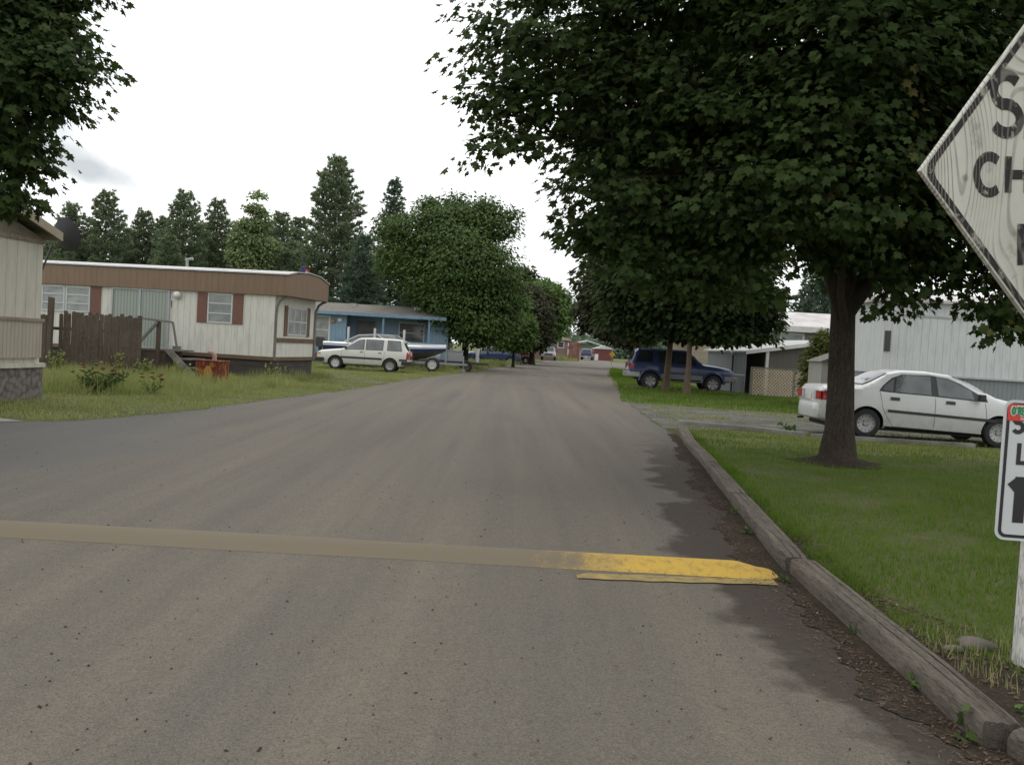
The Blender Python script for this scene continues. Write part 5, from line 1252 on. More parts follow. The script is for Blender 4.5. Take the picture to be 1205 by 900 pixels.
def small_car(label, px, py, D, mat, rz):
    q = P(px,py,D); t = thing('parked_car', label, 'car', (q.x,D,0), rz, 'cars under the trees on the left')
    c_ = Car([(-2.2,.6),(-2.15,.95),(-1.5,1.0),(-1.0,1.35),(-.2,1.42),(.4,1.35),(1.0,.98),(1.9,.85),(2.15,.7),(2.2,.55)], [(-2.2,.92),(2.2,.75)], [(-2.2,.3),(2.2,.28)], [(-2.2,.7),(-1.8,.82),(1.8,.82),(2.2,.65)], .2)
    c_.body('body', M[mat], t, (-1.35,1.3), .3)
    for sg in (-1,1):
        for x in (-1.35,1.3): wheel(t, x, sg*.73, .3, .18, 'steel', 'silver', sg)
        c_.panel('side_window', [(-1.1,1.0,-.95,1.25),(-.1,.98,-.1,1.36),(.85,.95,.45,1.24)], M['car_glass_dark'], t, sg, .008)
    c_.over('windshield', (.98,.45), .66, .58, M['car_glass_dark'], t); c_.over('rear_glass', (-1.48,-1.02), .62, .55, M['car_glass_dark'], t)
small_car('dark blue car parked under the trees left of the red car', 580, 424, 76, 'paint_blue', R(185))
small_car('dark red car parked between the blue and the white car under the trees', 598, 424, 82, 'paint_red', R(200))
small_car('white car parked under the trees right of the red car', 608, 421, 90, 'paint_white', R(-60))

# ---- boat on its trailer
bt = thing('motor_boat', 'white and navy open motor boat on a trailer behind the station wagon', 'boat', (-6.4,46.6,.0), R(-1))
def hull_row(x, dz=0):
    u = (x+3.0)/6.0; bw = 1.08*min(1, (1-u)*3.0+.02)**.55 if u > .6 else 1.08
    gz = 1.16+.06*u*u; ck = .80+.30*(max(0,u-.5)/.5)**1.6; kz = .48+.58*(max(0,u-.62)/.38)**2.2; ck = max(ck, kz+.02)
    return bw, gz, ck, kz
X = [-3.0+6.0*i/30 for i in range(31)]
for nm, mt, fn in (('hull_bottom','hull_grey', lambda bw,gz,ck,kz: [(-bw*.93,ck),(-bw*.5,(ck+kz)/2),(0,kz),(bw*.5,(ck+kz)/2),(bw*.93,ck)]),):
    b = B(); b.grid([[(x,y,z) for y,z in fn(*hull_row(x))] for x in X]); b.build(nm, M[mt], bt, 50)
for sg in (-1,1):
    b = B(); b.grid([[(x,sg*hull_row(x)[0]*.93,hull_row(x)[2]),(x,sg*hull_row(x)[0]*.98,hull_row(x)[2]+(hull_row(x)[1]-hull_row(x)[2])*.62)] for x in X]); b.build('navy_band', M['hull_navy'], bt, 50)
    b = B(); b.grid([[(x,sg*hull_row(x)[0]*.98,hull_row(x)[2]+(hull_row(x)[1]-hull_row(x)[2])*.62),(x,sg*hull_row(x)[0],hull_row(x)[1]),(x,sg*hull_row(x)[0]*.9,hull_row(x)[1]+.05)] for x in X]); b.build('gunwale', M['hull_white'], bt, 50)
b = B(); b.grid([[(x,y*hull_row(x)[0]*.9,hull_row(x)[1]+.05+.10*(1-y*y)*max(0,min(1,(x-.2)))) for y in (-1,-.5,0,.5,1)] for x in X if x > .2]); b.build('foredeck', M['hull_white'], bt, 50)
b = B(); b.grid([[(x,y*hull_row(x)[0]*.9,hull_row(x)[1]-(0.25 if abs(y)<.9 else -.05)) for y in (-1,-.8,0,.8,1)] for x in X if x <= .25]); b.build('cockpit', M['hull_white'], bt)
b = B(); m_ = [(-3.0,y,z) for y,z in ((-1.0,.78),(0,.48),(1.0,.78),(1.08,1.18),(-1.08,1.18))]; b.add(m_, [(0,1,2,3,4)]); b.build('transom', M['hull_white'], bt)
b = B(); g_ = []
for i in range(13):
    a = -1+i/6; y = a*.92; xb = 1.25-.9*abs(a)**2.2; g_.append([(xb,y,1.26),(xb-.75,y*.80,1.68)])
b.grid(g_); b.build('windscreen', M['car_glass'], bt, 60)
b = B()
for sg in (-1,1): b.tube([(1.25-.9,sg*.92,1.26),(-.4,sg*.76,1.68),(-1.3,sg*.78,1.60),(-2.0,sg*.9,1.24)], .028, 6); 
b.tube([(.5,0,1.68),(.36,.35,1.68),(-.35,.74,1.68)], .025, 6); b.tube([(.5,0,1.68),(.36,-.35,1.68),(-.35,-.74,1.68)], .025, 6); b.tube([(1.25,0,1.26),(.5,0,1.68)], .02, 6)
b.build('windscreen_frame', M['hull_white'], bt)
for sg in (-1,1):
    b = B(); b.add([(.2,sg*.90,1.28),(-.4,sg*.76,1.66),(-1.3,sg*.78,1.58),(-1.9,sg*.88,1.26)], [(0,1,2,3)]); b.build('side_glass', M['car_glass'], bt)
mo = B(); mo.prism([(-.18,.9),(.18,.9),(.22,1.25),(.12,1.42),(-.2,1.42),(-.28,1.2)], -.17, .17, 'y'); mo.box(-.1,.08,-.06,.06,.35,.9)
mob = mo.build('outboard_motor', M['dark_metal'], bt, bevel=.03); mob.location = (-3.35,0,0)
b = B(); b.bar((-3.1,-.5,.42),(2.6,-.45,.42),.08,.12); b.bar((-3.1,.5,.42),(2.6,.45,.42),.08,.12); b.bar((2.6,-.45,.42),(4.1,0,.42),.08,.1); b.bar((2.6,.45,.42),(4.1,0,.42),.08,.1)
for x in (-3.0,-1,1,2.6): b.bar((x,-.9,.42),(x,.9,.42),.07,.08)
tr = thing('boat_trailer', 'galvanised trailer carrying the motor boat, white wheeled spare at its front', 'trailer', (-6.4,46.6,0), R(-1))
b.build('frame', M['galv'], tr)
b = B(); b.bar((3.0,0,.46),(3.0,0,1.15),.08,.08); b.bar((3.0,0,1.1),(2.75,0,1.05),.07); b.build('winch_post', M['galv'], tr)
for sg in (-1,1):
    for x in (-1.4,-.7): wheel(tr, x, sg*1.0, .32, .2, 'steel', 'white_wheel', sg)
    b = B(); b.prism([(-1.8,.5),(-1.7,.7),(-1.05,.76),(-.4,.7),(-.3,.5),(-.4,.55),(-1.05,.72),(-1.7,.55)], *sorted((sg*.88,sg*1.13)), 'y'); b.build('mudguard', M['dark_metal'], tr)
wheel(tr, 2.45, -1.05, .36, .2, 'steel', 'white_wheel', -1)
b = B(); b.bar((2.45,-.95,.42),(2.45,-.4,.42),.07,.07); b.build('spare_bracket', M['galv'], tr)
for x in (-1.75,-.45,1.0): b = B(); b.tube([(x,-1.14,.42),(x,-1.14,1.75)], .035, 8); b.tube([(x,-1.14,1.45),(x,-1.14,1.98)], .055, 8); b.build('guide_post', M['white_paint'], tr)
b = B(); b.tube([(3.9,0,.1),(3.9,0,.85)], .03, 8); b.lathe([(0,-.03),(.1,-.03),(.1,.03),(0,.03)], (3.9,0,.1), 'y', 12); b.build('jack', M['galv'], tr)
# ---- utility trailer with box and gas bottles
ut = thing('utility_trailer', 'small utility trailer with a grey box under the large maple left of the road', 'trailer', (-2.95,49.2,0), R(5))
b = B(); b.bar((-1.6,-.5,.45),(1.6,-.5,.45),.07,.1); b.bar((-1.6,.5,.45),(1.6,.5,.45),.07,.1)
for x in (-1.5,0,1.5): b.bar((x,-.5,.45),(x,.5,.45),.06,.08)
b.bar((-1.6,0,.45),(-2.5,0,.45),.07,.1); b.build('frame', M['dark_metal'], ut)
b = B(); b.box(-.55,.25,-.5,.4,.52,1.05); b.box(-.58,.28,-.53,.43,1.05,1.10); b.build('tool_box', M['lower_silver'], ut, bevel=.015)
b = B(); b.box(.95,1.1,-.5,.4,.52,1.25); b.build('side_panel', M['roof_metal'], ut, bevel=.01)
for sg in (-1,1): wheel(ut, .45, sg*.7, .3, .17, 'steel', 'dark_metal', sg)
b = B(); b.tube([(-2.0,-.1,.0),(-2.0,-.1,1.15)], .03, 6); b.build('jack', M['galv'], ut)
for k, yy in enumerate((-.2,.15)):
    b = B(); b.lathe([(0,.52),(.13,.53),(.15,.6),(.15,.92),(.12,1.0),(.05,1.03),(.05,1.08),(0,1.08)], (0,0,0), 'z', 14)
    o = b.build('gas_bottle', M['white_paint'], None, 50); o.location = (-4.35+.33*k, 49.0+yy, .62-.52); tag(o, ['white gas bottle left of the grey trailer box, the left one of two','white gas bottle left of the grey trailer box, the right one of two'][k], 'gas bottle', 'white gas bottles by the trailer')

# ------------------------------------------------------------------ signs and lettering
def arc(cx, cy, rx, ry, a0, a1, n=12): return [(cx+rx*math.cos(R(a0+(a1-a0)*i/n)), cy+ry*math.sin(R(a0+(a1-a0)*i/n))) for i in range(n+1)]
GL = {  # unit height, width ~.6
 'S': [arc(.29,.74,.24,.26,35,270,12)[:-1]+arc(.29,.25,.26,.25,90,-150,12)], 'L': [[(.05,1),(.05,0),(.5,0)]],
 'O': [arc(.3,.5,.27,.5,90,450,22)], 'W': [[(0,1),(.18,0),(.35,.7),(.52,0),(.7,1)]],
 'C': [arc(.32,.5,.29,.5,50,310,16)], 'H': [[(.05,0),(.05,1)],[(.5,0),(.5,1)],[(.05,.5),(.5,.5)]], 'I': [[(.1,0),(.1,1)]],
 'D': [[(.05,0),(.05,1)]+arc(.15,.5,.36,.5,90,-90,12)+[(.05,0)]], 'R': [[(.05,0),(.05,1)]+arc(.28,.75,.22,.25,90,-90,8)+[(.05,.5)],[(.25,.5),(.52,0)]],
 'E': [[(.5,1),(.05,1),(.05,0),(.5,0)],[(.05,.5),(.42,.5)]], 'N': [[(.05,0),(.05,1),(.5,0),(.5,1)]],
 'P': [[(.05,0),(.05,1)]+arc(.26,.74,.24,.26,90,-90,8)+[(.05,.48)]], 'A': [[(0,0),(.28,1),(.56,0)],[(.1,.35),(.46,.35)]],
 'Y': [[(0,1),(.27,.5),(.27,0)],[(.27,.5),(.54,1)]], 'G': [arc(.32,.5,.29,.5,50,360,18)+[(.34,.5)]], 'M': [[(.05,0),(.05,1),(.34,.35),(.63,1),(.63,0)]],
 'T': [[(0,1),(.54,1)],[(.27,1),(.27,0)]], '1': [[(.22,1.0),(.22,0)],[(-.02,.74),(.20,.90)]], '0': [arc(.3,.5,.25,.5,90,450,22)], '5': [[(.5,1),(.08,1),(.06,.58)]+arc(.27,.32,.25,.32,120,-140,12)],
 'U': [[(.05,1),(.05,.28)]+arc(.29,.28,.24,.28,180,360,10)+[(.53,1)]],
 "'": [[(.1,1),(.06,.8)]]}
WID = {'W':.7,'M':.68,'I':.2,"'":.2,'1':.3}
def ribbon(b, pts, w, tf):
    n = len(pts); rows = []
    for i, p in enumerate(pts):
        a = Vector(pts[max(0,i-1)]); c_ = Vector(pts[min(n-1,i+1)]); p = Vector(p)
        d1 = (p-a).normalized() if i else None; d2 = (c_-p).normalized() if i < n-1 else None
        if d1 is None: nn = Vector((-d2.y,d2.x)); k = 1
        elif d2 is None: nn = Vector((-d1.y,d1.x)); k = 1
        else:
            m1 = Vector((-d1.y,d1.x)); m2 = Vector((-d2.y,d2.x)); nn = (m1+m2)
            if nn.length < 1e-4: nn = m1
            nn.normalize(); k = min(1.6, 1/max(.4, nn.dot(m1)))
        rows.append([tf(*(p-nn*w/2*k)), tf(*(p+nn*w/2*k))])
    b.grid(rows)
def word(txt, x0, z0, h, stroke, tf, b, sx=1.0, gap=.16, jit_=0, seed=1):
    rnd = random.Random(seed); x = x0; k = 0
    for ch in txt:
        wd = WID.get(ch,.56)
        if ch in GL:
            j = rnd.uniform(-1,1)*jit_; sh = rnd.uniform(-.06,.06)*(jit_ > 0)
            for q, st in enumerate(GL[ch]):
                k += 1
                ribbon(b, [(x+(px_+sh*pz_)*h*sx, z0+j+pz_*h) for px_, pz_ in st], stroke, lambda u, v, e=k: tf(u, v, e*.0002))
        x += (wd+gap)*h*sx
    return x
# white post with the speed sign
ANG = R(-6)
p = thing('speed_limit_sign', 'white speed limit sign on a short white post at the right edge', 'sign', (2.72,4.68,0), ANG)
b = B(); b.box(-.045,.045,0,.09,0,3.0); b.build('post', mat_wood('white_painted_post', (.60,.59,.55), (.68,.67,.64), (5,5,.7), .8, .4), p, bevel=.006)
def rrect(x0,x1,z0,z1,r,n=6):
    o = []
    for cx_,cz_,a0 in ((x1-r,z1-r,0),(x0+r,z1-r,90),(x0+r,z0+r,180),(x1-r,z0+r,270)): o += [(cx_+r*math.cos(R(a0+90*i/n)), cz_+r*math.sin(R(a0+90*i/n))) for i in range(n+1)]
    return o
sx0, sx1, sz0, sz1 = -.215,.245,.66,1.375
q = thing('x','x','x'); bpy.data.objects.remove(q)
b = B(); b.prism(rrect(sx0,sx1,sz0,sz1,.045), -.008, -.003, 'y'); pan = b.build('panel', M['sign_white'], p)
b = B(); o_ = rrect(sx0+.014,sx1-.014,sz0+.014,sz1-.014,.036); i_ = rrect(sx0+.030,sx1-.030,sz0+.030,sz1-.030,.024); n = len(o_)
b.add([(x,-.0095,z) for x,z in o_]+[(x,-.0095,z) for x,z in i_], [(k,(k+1)%n,(k+1)%n+n,k+n) for k in range(n)]); b.build('border', M['sign_black'], pan, recalc=False)
stf = lambda u, v, e=0: (u, -.0100-e, v)
for txt, x0, z0, h_, w_, sxx, gp in (('SPEED',-.168,1.213,.095,.021,.95,.14),('LIMIT',-.134,1.058,.100,.021,.95,.16),('1',-.150,.752,.235,.055,.8,.1),('0',-.02,.752,.235,.055,.8,.1)):
    b = B(); word(txt, x0, z0, h_, w_, stf, b, sxx, gp); b.build({'SPEED':'lettering','LIMIT':'lettering'}.get(txt,'numeral'), M['sign_black'], pan, recalc=False)
for dz in (1.28,.70): b = B(); b.lathe([(0,-.016),(.010,-.015),(.012,-.008)], (.015,0,dz), 'y', 10); b.build('bolt', M['galv'], pan)
b = B(); b.add([(sx0+.016,-.0125,sz1-.105),(sx0+.26,-.0125,sz1-.105),(sx0+.26,-.0125,sz1-.020),(sx0+.028,-.0125,sz1-.020),(sx0+.016,-.0125,sz1-.032)], [(0,1,2,3,4)]); stk = b.build('sticker', M['red_sticker'], pan, recalc=False)
ttf = lambda u, v, e=0: (u, -.0135-e, v)
b = B(); word("O'REILLY", sx0+.036, sz1-.072, .036, .018, ttf, b, .72, .18); b.build('lettering_outline', M['white_paint'], stk, recalc=False)
ttf2 = lambda u, v, e=0: (u, -.0165-e, v)
b = B(); word("O'REILLY", sx0+.036, sz1-.072, .036, .008, ttf2, b, .72, .18); b.build('lettering', M['green_ink'], stk, recalc=False)
b = B(); word('AUTO PARTS', sx0+.08, sz1-.098, .013, .003, ttf, b, .9, .25); b.build('small_lettering', M['white_paint'], stk, recalc=False)
# plywood diamond
TH = R(24); TL = R(-6.5); KS = 1.15; ctr = Vector((2.374*KS,4.0*KS,1.5+.875*KS)); a_ = .93
d = thing('children_warning_sign', 'weathered white plywood diamond sign with hand painted black lettering at upper right', 'sign', (ctr.x,ctr.y,0), TH)
def dia(r, c0=.03):
    o = []
    for k in range(4):
        a0 = k*90; cx_, cz_ = math.cos(R(a0))*(r-c0*1.2), math.sin(R(a0))*(r-c0*1.2)
        for i in range(-2,3): o.append((cx_+c0*math.cos(R(a0+i*20)), cz_+c0*math.sin(R(a0+i*20))))
    return o
b = B(); b.prism([(x,z) for x,z in [(a_,0),(0,a_),(-a_,0),(0,-a_)]], -.009, .010, 'y'); brd = b.build('board', M['ply'], d); brd.location = (0,0,ctr.z); brd.rotation_euler = (0,TL,0); brd.scale = (KS,KS,KS)
for z_ in (-.12,.12):
    b = B(); b.lathe([(0,-.016),(.016,-.014),(.018,-.009)], (0,0,z_), 'y', 10); b.build('bolt', M['galv'], brd)
b = B(); o_ = dia(a_-.022,.05); i_ = dia(a_-.062,.05); n = len(o_)
b.add([(x,-.0105,z) for x,z in o_]+[(x,-.0105,z) for x,z in i_], [(k,(k+1)%n,(k+1)%n+n,k+n) for k in range(n)]); b.build('border', M['ply_black'], brd, recalc=False)
dtf = lambda u, v, e=0: (u, -.0115-e, v)
for txt, x0, z0, h_, w_, sxx, gp in (('SLOW',-.545,.160,.23,.046,1.32,.10),('CHILDREN',-.635,-.080,.145,.038,1.72,.14),('PLAYING',-.385,-.375,.150,.038,1.5,.12)):
    b = B(); word(txt, x0, z0, h_, w_, dtf, b, sxx, gp, .006, 3); b.build('lettering', M['ply_black'], brd, recalc=False)

# ------------------------------------------------------------------ grass, weeds, litter
def inpoly(x, y, poly):
    ins = np.zeros(len(x), bool); n = len(poly)
    for i in range(n):
        x0,y0 = poly[i]; x1,y1 = poly[(i+1)%n]
        if y0 == y1: continue
        c_ = ((y0 > y) != (y1 > y)) & (x < (x1-x0)*(y-y0)/(y1-y0)+x0); ins ^= c_
    return ins
def blades(name, poly, n, h0, h1, wd, mat, seed, dens=None, clump=0, holes=(), lean=.35):
    rng = np.random.default_rng(seed); px_ = np.array(poly); lo = px_.min(0); hi = px_.max(0)
    x = rng.uniform(lo[0],hi[0],n*3); y = rng.uniform(lo[1],hi[1],n*3); k = inpoly(x,y,poly)
    for hx,hy,hr in holes: k &= ((x-hx)**2+(y-hy)**2 > (hr*(.7+.6*rng.random(len(x))))**2)
    if dens is not None: k &= rng.random(len(x)) < dens(x,y)
    x = x[k][:n]; y = y[k][:n]; N = len(x)
    nse = np.sin(x*2.1+1.3*np.sin(y*1.7))*np.sin(y*2.7+1.1*np.sin(x*1.3+2))
    h = rng.uniform(h0,h1,N)*(1+clump*np.clip(nse,-.8,1)); az = rng.uniform(0,2*math.pi,N); w_ = wd*rng.uniform(.7,1.3,N)
    ln = np.abs(rng.normal(size=N))*lean*h; la = rng.uniform(0,2*math.pi,N)
    z = np.zeros(N)+.004
    p0 = np.stack([x-np.cos(az)*w_/2,y-np.sin(az)*w_/2,z],1); p1 = np.stack([x+np.cos(az)*w_/2,y+np.sin(az)*w_/2,z],1)
    p2 = np.stack([x+np.cos(la)*ln,y+np.sin(la)*ln,z+h],1)
    return tag(np_mesh(name, np.stack([p0,p1,p2],1).reshape(-1,3), 3, mat), kind='stuff')
e = lambda y, o: at_edge(RIGHT, y)+o
lawn = [(e(y,.32+max(0,(5.0-y))*.4),y) for y in (4.6,5.5,6.4,8,9.5,11,13,15,17.5)]+[(3.6,18.5),(4.9,19.3),(6.0,18.4),(10,18.3),(16,18.2),(22,18.2),(14,10),(7.5,4.4)]
near = lambda x, y: np.clip((9.0/np.maximum(y,3))**1.4,.22,1)*np.where(np.sin(x*1.7+2.1*np.sin(y*1.1))*np.sin(y*1.6+1.2*np.sin(x*2.2))+.25*np.sin(x*7)*np.sin(y*6.1) > .62, .3, 1)
t = blades('lawn_grass', lawn, 125000, .028,.062,.0075, M['grass'], 1, near, .35, [(5.04,14.1,.62),(3.35,12.4,.28),(5.6,9.0,.14)]); t['label'] = 'mown green lawn right of the timbers'
vg = [(3.3,27.9),(7,26.9),(12,26.4),(24,25.8),(26,34),(16,38),(12,38),(9.6,41),(9,46),(5.2,46),(4.0,34)]
blades('driveway_verge_grass', vg, 38000, .05,.13,.017, M['grass'], 2, None, .4)
vg = [(5.2,47),(9,46),(10,60),(9,82),(8.4,80),(6.5,62)]
blades('far_verge_grass', vg, 9000, .06,.16,.03, M['grass'], 21, None, .4)
ll = lambda y, o: at_edge(LEFT, y)-o
lv = [(ll(y,.03),y) for y in (13.5,14.5,15.5,17,19,21,24,26.6,29,32,35,40,46,52,58)]+[(-7,58),(-12,48),(-14,40),(-10,33),(-12,29.0),(-15,27.5),(-15,22),(-9.0,18.2),(-9.0,14.3),(-7.6,13.7)]
patch = lambda x, y: np.where(np.sin(x*1.1+y*.7)*np.sin(y*.9-x*.5) > .45, .25, 1.0)*np.where(y > 30, .7, 1)
blades('verge_grass', lv, 105000, .035,.085,.013, M['weeds'], 3, patch, .5)
wd_ = [(-9.0,18.6),(-6.6,20.2),(-6.4,23),(-6.2,27),(-7.0,28.7),(-10,29.0),(-13.8,28.5),(-13.8,22),(-10,18.6)]
blades('tall_weeds', wd_, 22000, .10,.30,.018, M['weeds'], 4, lambda x,y: np.where(np.sin(x*2.3+y)*np.sin(y*1.9-x) > .05, 1, .25), .7, lean=.5)
blades('tall_weeds', [(-7.2,28.7),(-6.7,29.4),(-6.3,32.8),(-6.9,32.9),(-7.2,29.5)], 1500, .1,.28,.02, M['weeds'], 5, None, .6)
blades('tall_weeds', [(-9.5,44.5),(-2.6,45.3),(-2.4,50),(-3,51),(-10,50)], 7000, .1,.3,.03, M['weeds'], 6, None, .6)
blades('tall_weeds', [(-2.6,54),(-.9,64),(.6,78),(1.8,92),(-2,92),(-4,62)], 9000, .12,.4,.05, M['weeds'], 8, None, .6)
blades('tall_weeds', [(5.2,118),(8.2,119),(9.2,135),(8,150),(6,124)], 2500, .2,.7,.08, M['weeds'], 9, None, .6)
blades('tall_weeds', [(4.7,39),(9.6,38.6),(9.9,39.5),(4.9,40)], 1200, .05,.16,.02, M['weeds'], 10, None, .6)
blades('edge_weeds', [(2.3,4.4),(2.5,4.2),(3.6,4.3),(3.5,5.2),(2.6,5.2),(2.3,5.4)], 800, .03,.10,.006, M['weeds'], 11, None, .6)
blades('lit_lawn_grass', [(3.0,15.2),(3.6,18.5),(4.9,19.3),(6.0,18.4),(10,18.3),(16,18.2),(14,16.2),(8,15.6)], 14000, .03,.07,.012, M['weeds'], 41, lambda x,y: np.clip((y-15.0)/2,0,1)*np.where(np.sin(x*2+y)*np.sin(y*3-x) > -.3, 1, .3), .4, [(5.04,14.1,.62)])  # straw-pale blades paint the brighter-lit far lawn into the grass colour
edge = [(e(y,.26),y) for y in (4.8,6,7,8,9.5,11,13,15,17.6)]+[(e(y,.48),y) for y in (17.6,15,13,11,9.5,8,7,6,4.8)]
blades('edge_tufts', edge, 6500, .05,.13,.008, M['grass'], 31, lambda x,y: np.where(np.sin(y*5.3)*np.sin(y*2.1+1) > -.1, 1, .15), .5, lean=.6)
blades('driveway_weeds', [(3.4,18.7),(12,18.9),(24,19.2),(24,26),(12,26.6),(4,27.8)], 14000, .03,.10,.014, M['weeds'], 32, lambda x,y: np.where(np.sin(x*1.3+2*np.sin(y*.9))*np.sin(y*1.9+x*.4) > .35, 1, .04)+.6*np.exp(-((y-26)/.5)**2)+.8*np.exp(-((y-19.1)/.3)**2), .5)
# small leafy plants along the timber
def plant(name, label, loc, n, ls, h_, mat, seed, tm=OVAL, spread=.12, group=None, flowers=0):
    rng = np.random.default_rng(seed); rnd = random.Random(seed)
    t = thing(name, label, 'plant', loc, 0, group); b = B(); tips = []
    for k in range(max(4,n//6)):
        a = rnd.uniform(0,6.28); r_ = spread*rnd.uniform(.2,1); z_ = h_*rnd.uniform(.5,1)
        b.tube([(0,0,0),(math.cos(a)*r_*.5,math.sin(a)*r_*.5,z_*.6),(math.cos(a)*r_,math.sin(a)*r_,z_)], [.004+h_*.006,.003+h_*.004,.002+h_*.002], 4, False); tips.append((math.cos(a)*r_,math.sin(a)*r_,z_))
    b.build('stems', M['midgreen'], t)
    T_ = np.array(tips); i = rng.integers(0,len(T_),n); s_ = rng.uniform(.35,1,n)[:,None]; p_ = T_[i]*s_+rng.normal(size=(n,3))*ls*.45; p_[:,2] = np.abs(p_[:,2])
    ax = norm(rng.normal(size=(n,3))*.8+T_[i]*1.5); no = norm(np.array([0,0,1.])+rng.normal(size=(n,3))*.5)
    v, k = leaves(p_, ax, no, ls*rng.uniform(.6,1.2,n), tm, rng); np_mesh('leaves', v, k, mat, t)
    for q in range(flowers):
        c_ = tips[q%len(tips)]; bm_ = B(); cc = (c_[0]+rnd.uniform(-.06,.06), c_[1]+rnd.uniform(-.06,.06), c_[2]+.03+rnd.uniform(0,.1))
        for a in range(9):
            an = a*2.4; r0 = .012+.004*a; u = Vector((math.cos(an),math.sin(an),.5+.1*(8-a)*.5)).normalized(); w_ = Vector((-math.sin(an),math.cos(an),0))
            p0 = Vector(cc); p1 = p0+u*(r0+.035)
            bm_.add([p0, p0+u*(r0+.02)-w_*.03, p1, p0+u*(r0+.02)+w_*.03], [(0,1,2,3)])
        bm_.build('flower', M['rose_red'], t, recalc=False)
    return t
WG = 'weed sprouts growing against the timbers'
for i, (x, y, n_, ls, lb) in enumerate(((1.95,3.72,7,.07,'sprout with broad leaves at the joint of the two nearest timbers'),(1.97,4.3,9,.05,'low green sprout on the road side of the long timber near the camera'),
        (1.93,6.25,16,.03,'tuft of tiny weeds at the right end of the yellow bump'),(2.08,7.9,18,.035,'tiny weeds against the timber beyond the yellow bump'),
        (2.2,8.9,16,.035,'another tuft of tiny weeds farther up the timber'),(2.28,6.7,12,.035,'weeds poking up behind the timber joint near the bump'),
        (2.6,4.45,10,.055,'yellowish leafy sprout on the soil left of the white post'),(2.75,4.1,10,.05,'leafy sprout in the soil before the white post'),(2.35,4.0,9,.045,'small sprout just behind the long timber near the camera'),
        (1.98,5.1,7,.03,'tiny sprout at the foot of the long timber'),(5.9,19.45,40,.09,'green weed tuft at the edging by the sedan tail'))):
    plant('weed_sprout', lb, (x,y,.01), n_, ls, .06 if i < 10 else .18, M['lightgreen' if i % 3 else 'midgreen'], 100+i, MAPLE_S if ls > .04 else OVAL, .06 if i < 10 else .3, WG)
plant('rose_bush', 'dark red rose bush in the weeds by the corner of the cream home', (-8.75,19.6,0), 520, .075, .50, M['midgreen'], 200, OVAL, .62, None, 22)
plant('rose_bush', 'smaller red rose sprays to the right of the rose bush', (-7.75,19.9,0), 60, .06, .42, M['midgreen'], 201, OVAL, .35, None, 9)
for i, (x, y, s_, lb) in enumerate(((-11.35,26.6,.65,'tall weed in front of the plank fence middle'),(-10.6,26.7,.55,'leafy weed at the right end of the plank fence'),(-12.9,26.0,.7,'leafy weed at the left end of the plank fence'),(-9.6,26.6,.55,'low leafy weed before the porch steps'),(-7.3,28.3,.5,'leafy weed at the corner of the brown roofed home'))):
    plant('tall_weed', lb, (x,y,0), 90, .10, s_, M['weeds'], 210+i, OVAL, .3, 'tall weeds along the fence and the brown roofed home')
# litter strips, pebbles
rng = np.random.default_rng(9)
def litter(name, n, fx, y0, y1, s0, s1, seed, elong=2.2):
    rng = np.random.default_rng(seed); y = y0+(y1-y0)*rng.random(n)**1.3; ex = np.array([at_edge(RIGHT, v) for v in y]); x = ex+fx(rng, y)
    p_ = np.stack([x,y,np.full(n,.013)+rng.random(n)*.006],1); a = rng.uniform(0,6.28,n)
    ax = np.stack([np.cos(a),np.sin(a),rng.normal(size=n)*.22],1); no = norm(np.array([0,0,1.])+rng.normal(size=(n,3))*.25)
    tm = OVAL*np.array([1/elong*1.3,1]); v, k = leaves(p_, ax, no, rng.uniform(s0,s1,n), tm, rng, .1); return tag(np_mesh(name, v, k, M['litter']), kind='stuff')
litter('leaf_litter', 4200, lambda r, y: -np.abs(r.normal(size=len(y)))*.17-.05, 3.0, 15, .005, .026, 1, 2.0)
litter('dry_twigs', 1500, lambda r, y: -np.abs(r.normal(size=len(y)))*.2-.05, 3.0, 14, .02, .06, 7, 9)
litter('leaf_litter', 170, lambda r, y: -r.random(len(y))*2.2-.3, 3.0, 11, .008, .035, 8, 2.5)
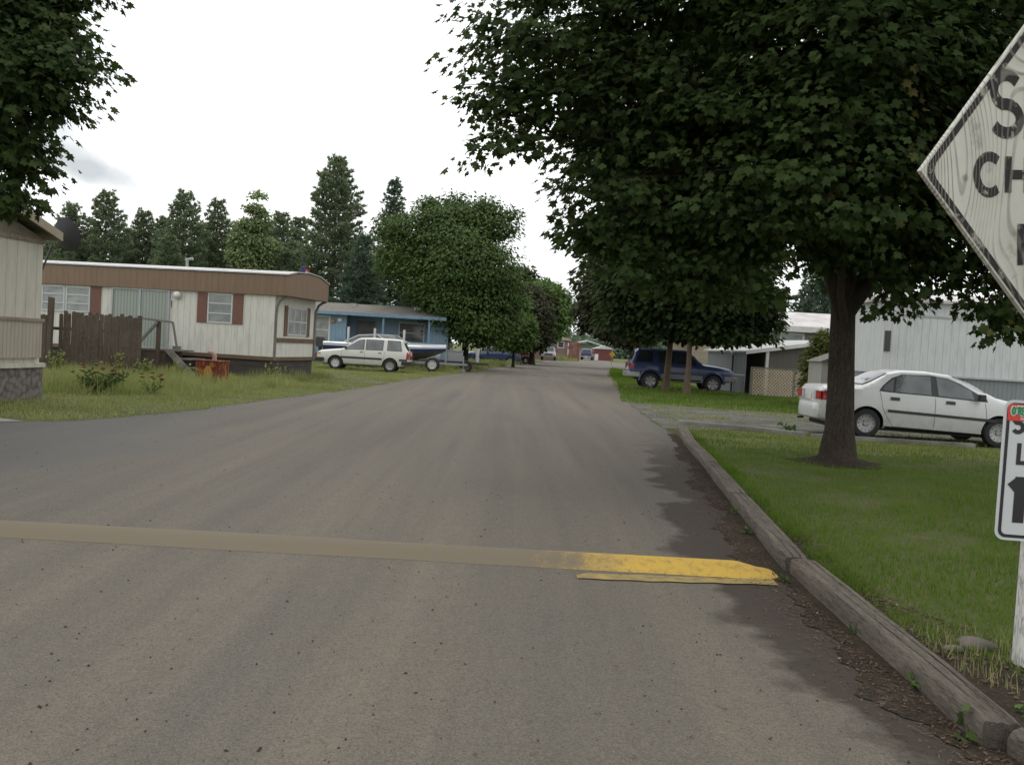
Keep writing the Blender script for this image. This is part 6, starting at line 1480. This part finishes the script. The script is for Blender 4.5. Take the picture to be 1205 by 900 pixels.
litter('leaf_litter', 2600, lambda r, y: .34+r.random(len(y))*(.2+np.maximum(0,6-y)*.35), 3.3, 9, .012, .05, 2, 2)
def pebbles(name, n, f, s0, s1, mat, seed):
    rng = np.random.default_rng(seed); xy = f(rng, n); s_ = s0+(s1-s0)*rng.random(n)**3
    T = np.array([(1,0,0),(0,1,0),(-1,0,0),(0,-1,0),(0,0,.7)]); V = []; 
    a = rng.uniform(0,6.28,n); c_, s2 = np.cos(a), np.sin(a); k = rng.uniform(.6,1.3,(n,5,1))
    v = T[None]*k*s_[:,None,None]; v = np.stack([v[:,:,0]*c_[:,None]-v[:,:,1]*s2[:,None]*.7, v[:,:,0]*s2[:,None]+v[:,:,1]*c_[:,None]*.7, v[:,:,2]],2)
    v[:,:,0] += xy[:,0][:,None]; v[:,:,1] += xy[:,1][:,None]; v[:,:,2] += .006
    tri = v[:,[0,1,4, 1,2,4, 2,3,4, 3,0,4],:].reshape(-1,3); return tag(np_mesh(name, tri, 3, mat), kind='stuff')
def road_xy(rng, n):
    y = 2.6+14*rng.random(n)**1.6; x = -1-y*.62+rng.random(n)*(2.7+y*.66); ok = x < np.array([at_edge(RIGHT,v) for v in y])-.1
    ok &= x > np.array([at_edge(LEFT,v) if v > 12.6 else -30 for v in y])+.1; return np.stack([x,y],1)[ok]
_rx = road_xy(np.random.default_rng(3), 2600)
pebbles('road_pebbles', len(_rx), lambda r, n: _rx, .0025, .011, dirty('dark_pebbles', (.045,.040,.034), .9, .4), 3)
def gxy(rng, n): return np.stack([rng.uniform(3.4,20,n), rng.uniform(19.9,26,n)],1)
pebbles('driveway_stones', 6000, gxy, .008, .035, dirty('driveway_stone', (.27,.265,.25), .9, .4), 4)
def exy(rng, n):
    y = rng.uniform(13.5,45,n); return np.stack([np.array([at_edge(LEFT,v) for v in y])+np.abs(rng.normal(size=n))*.15-.1, y],1)
pebbles('edge_gravel', 1200, exy, .006, .02, dirty('edge_stone', (.14,.125,.105), .9, .4), 5)
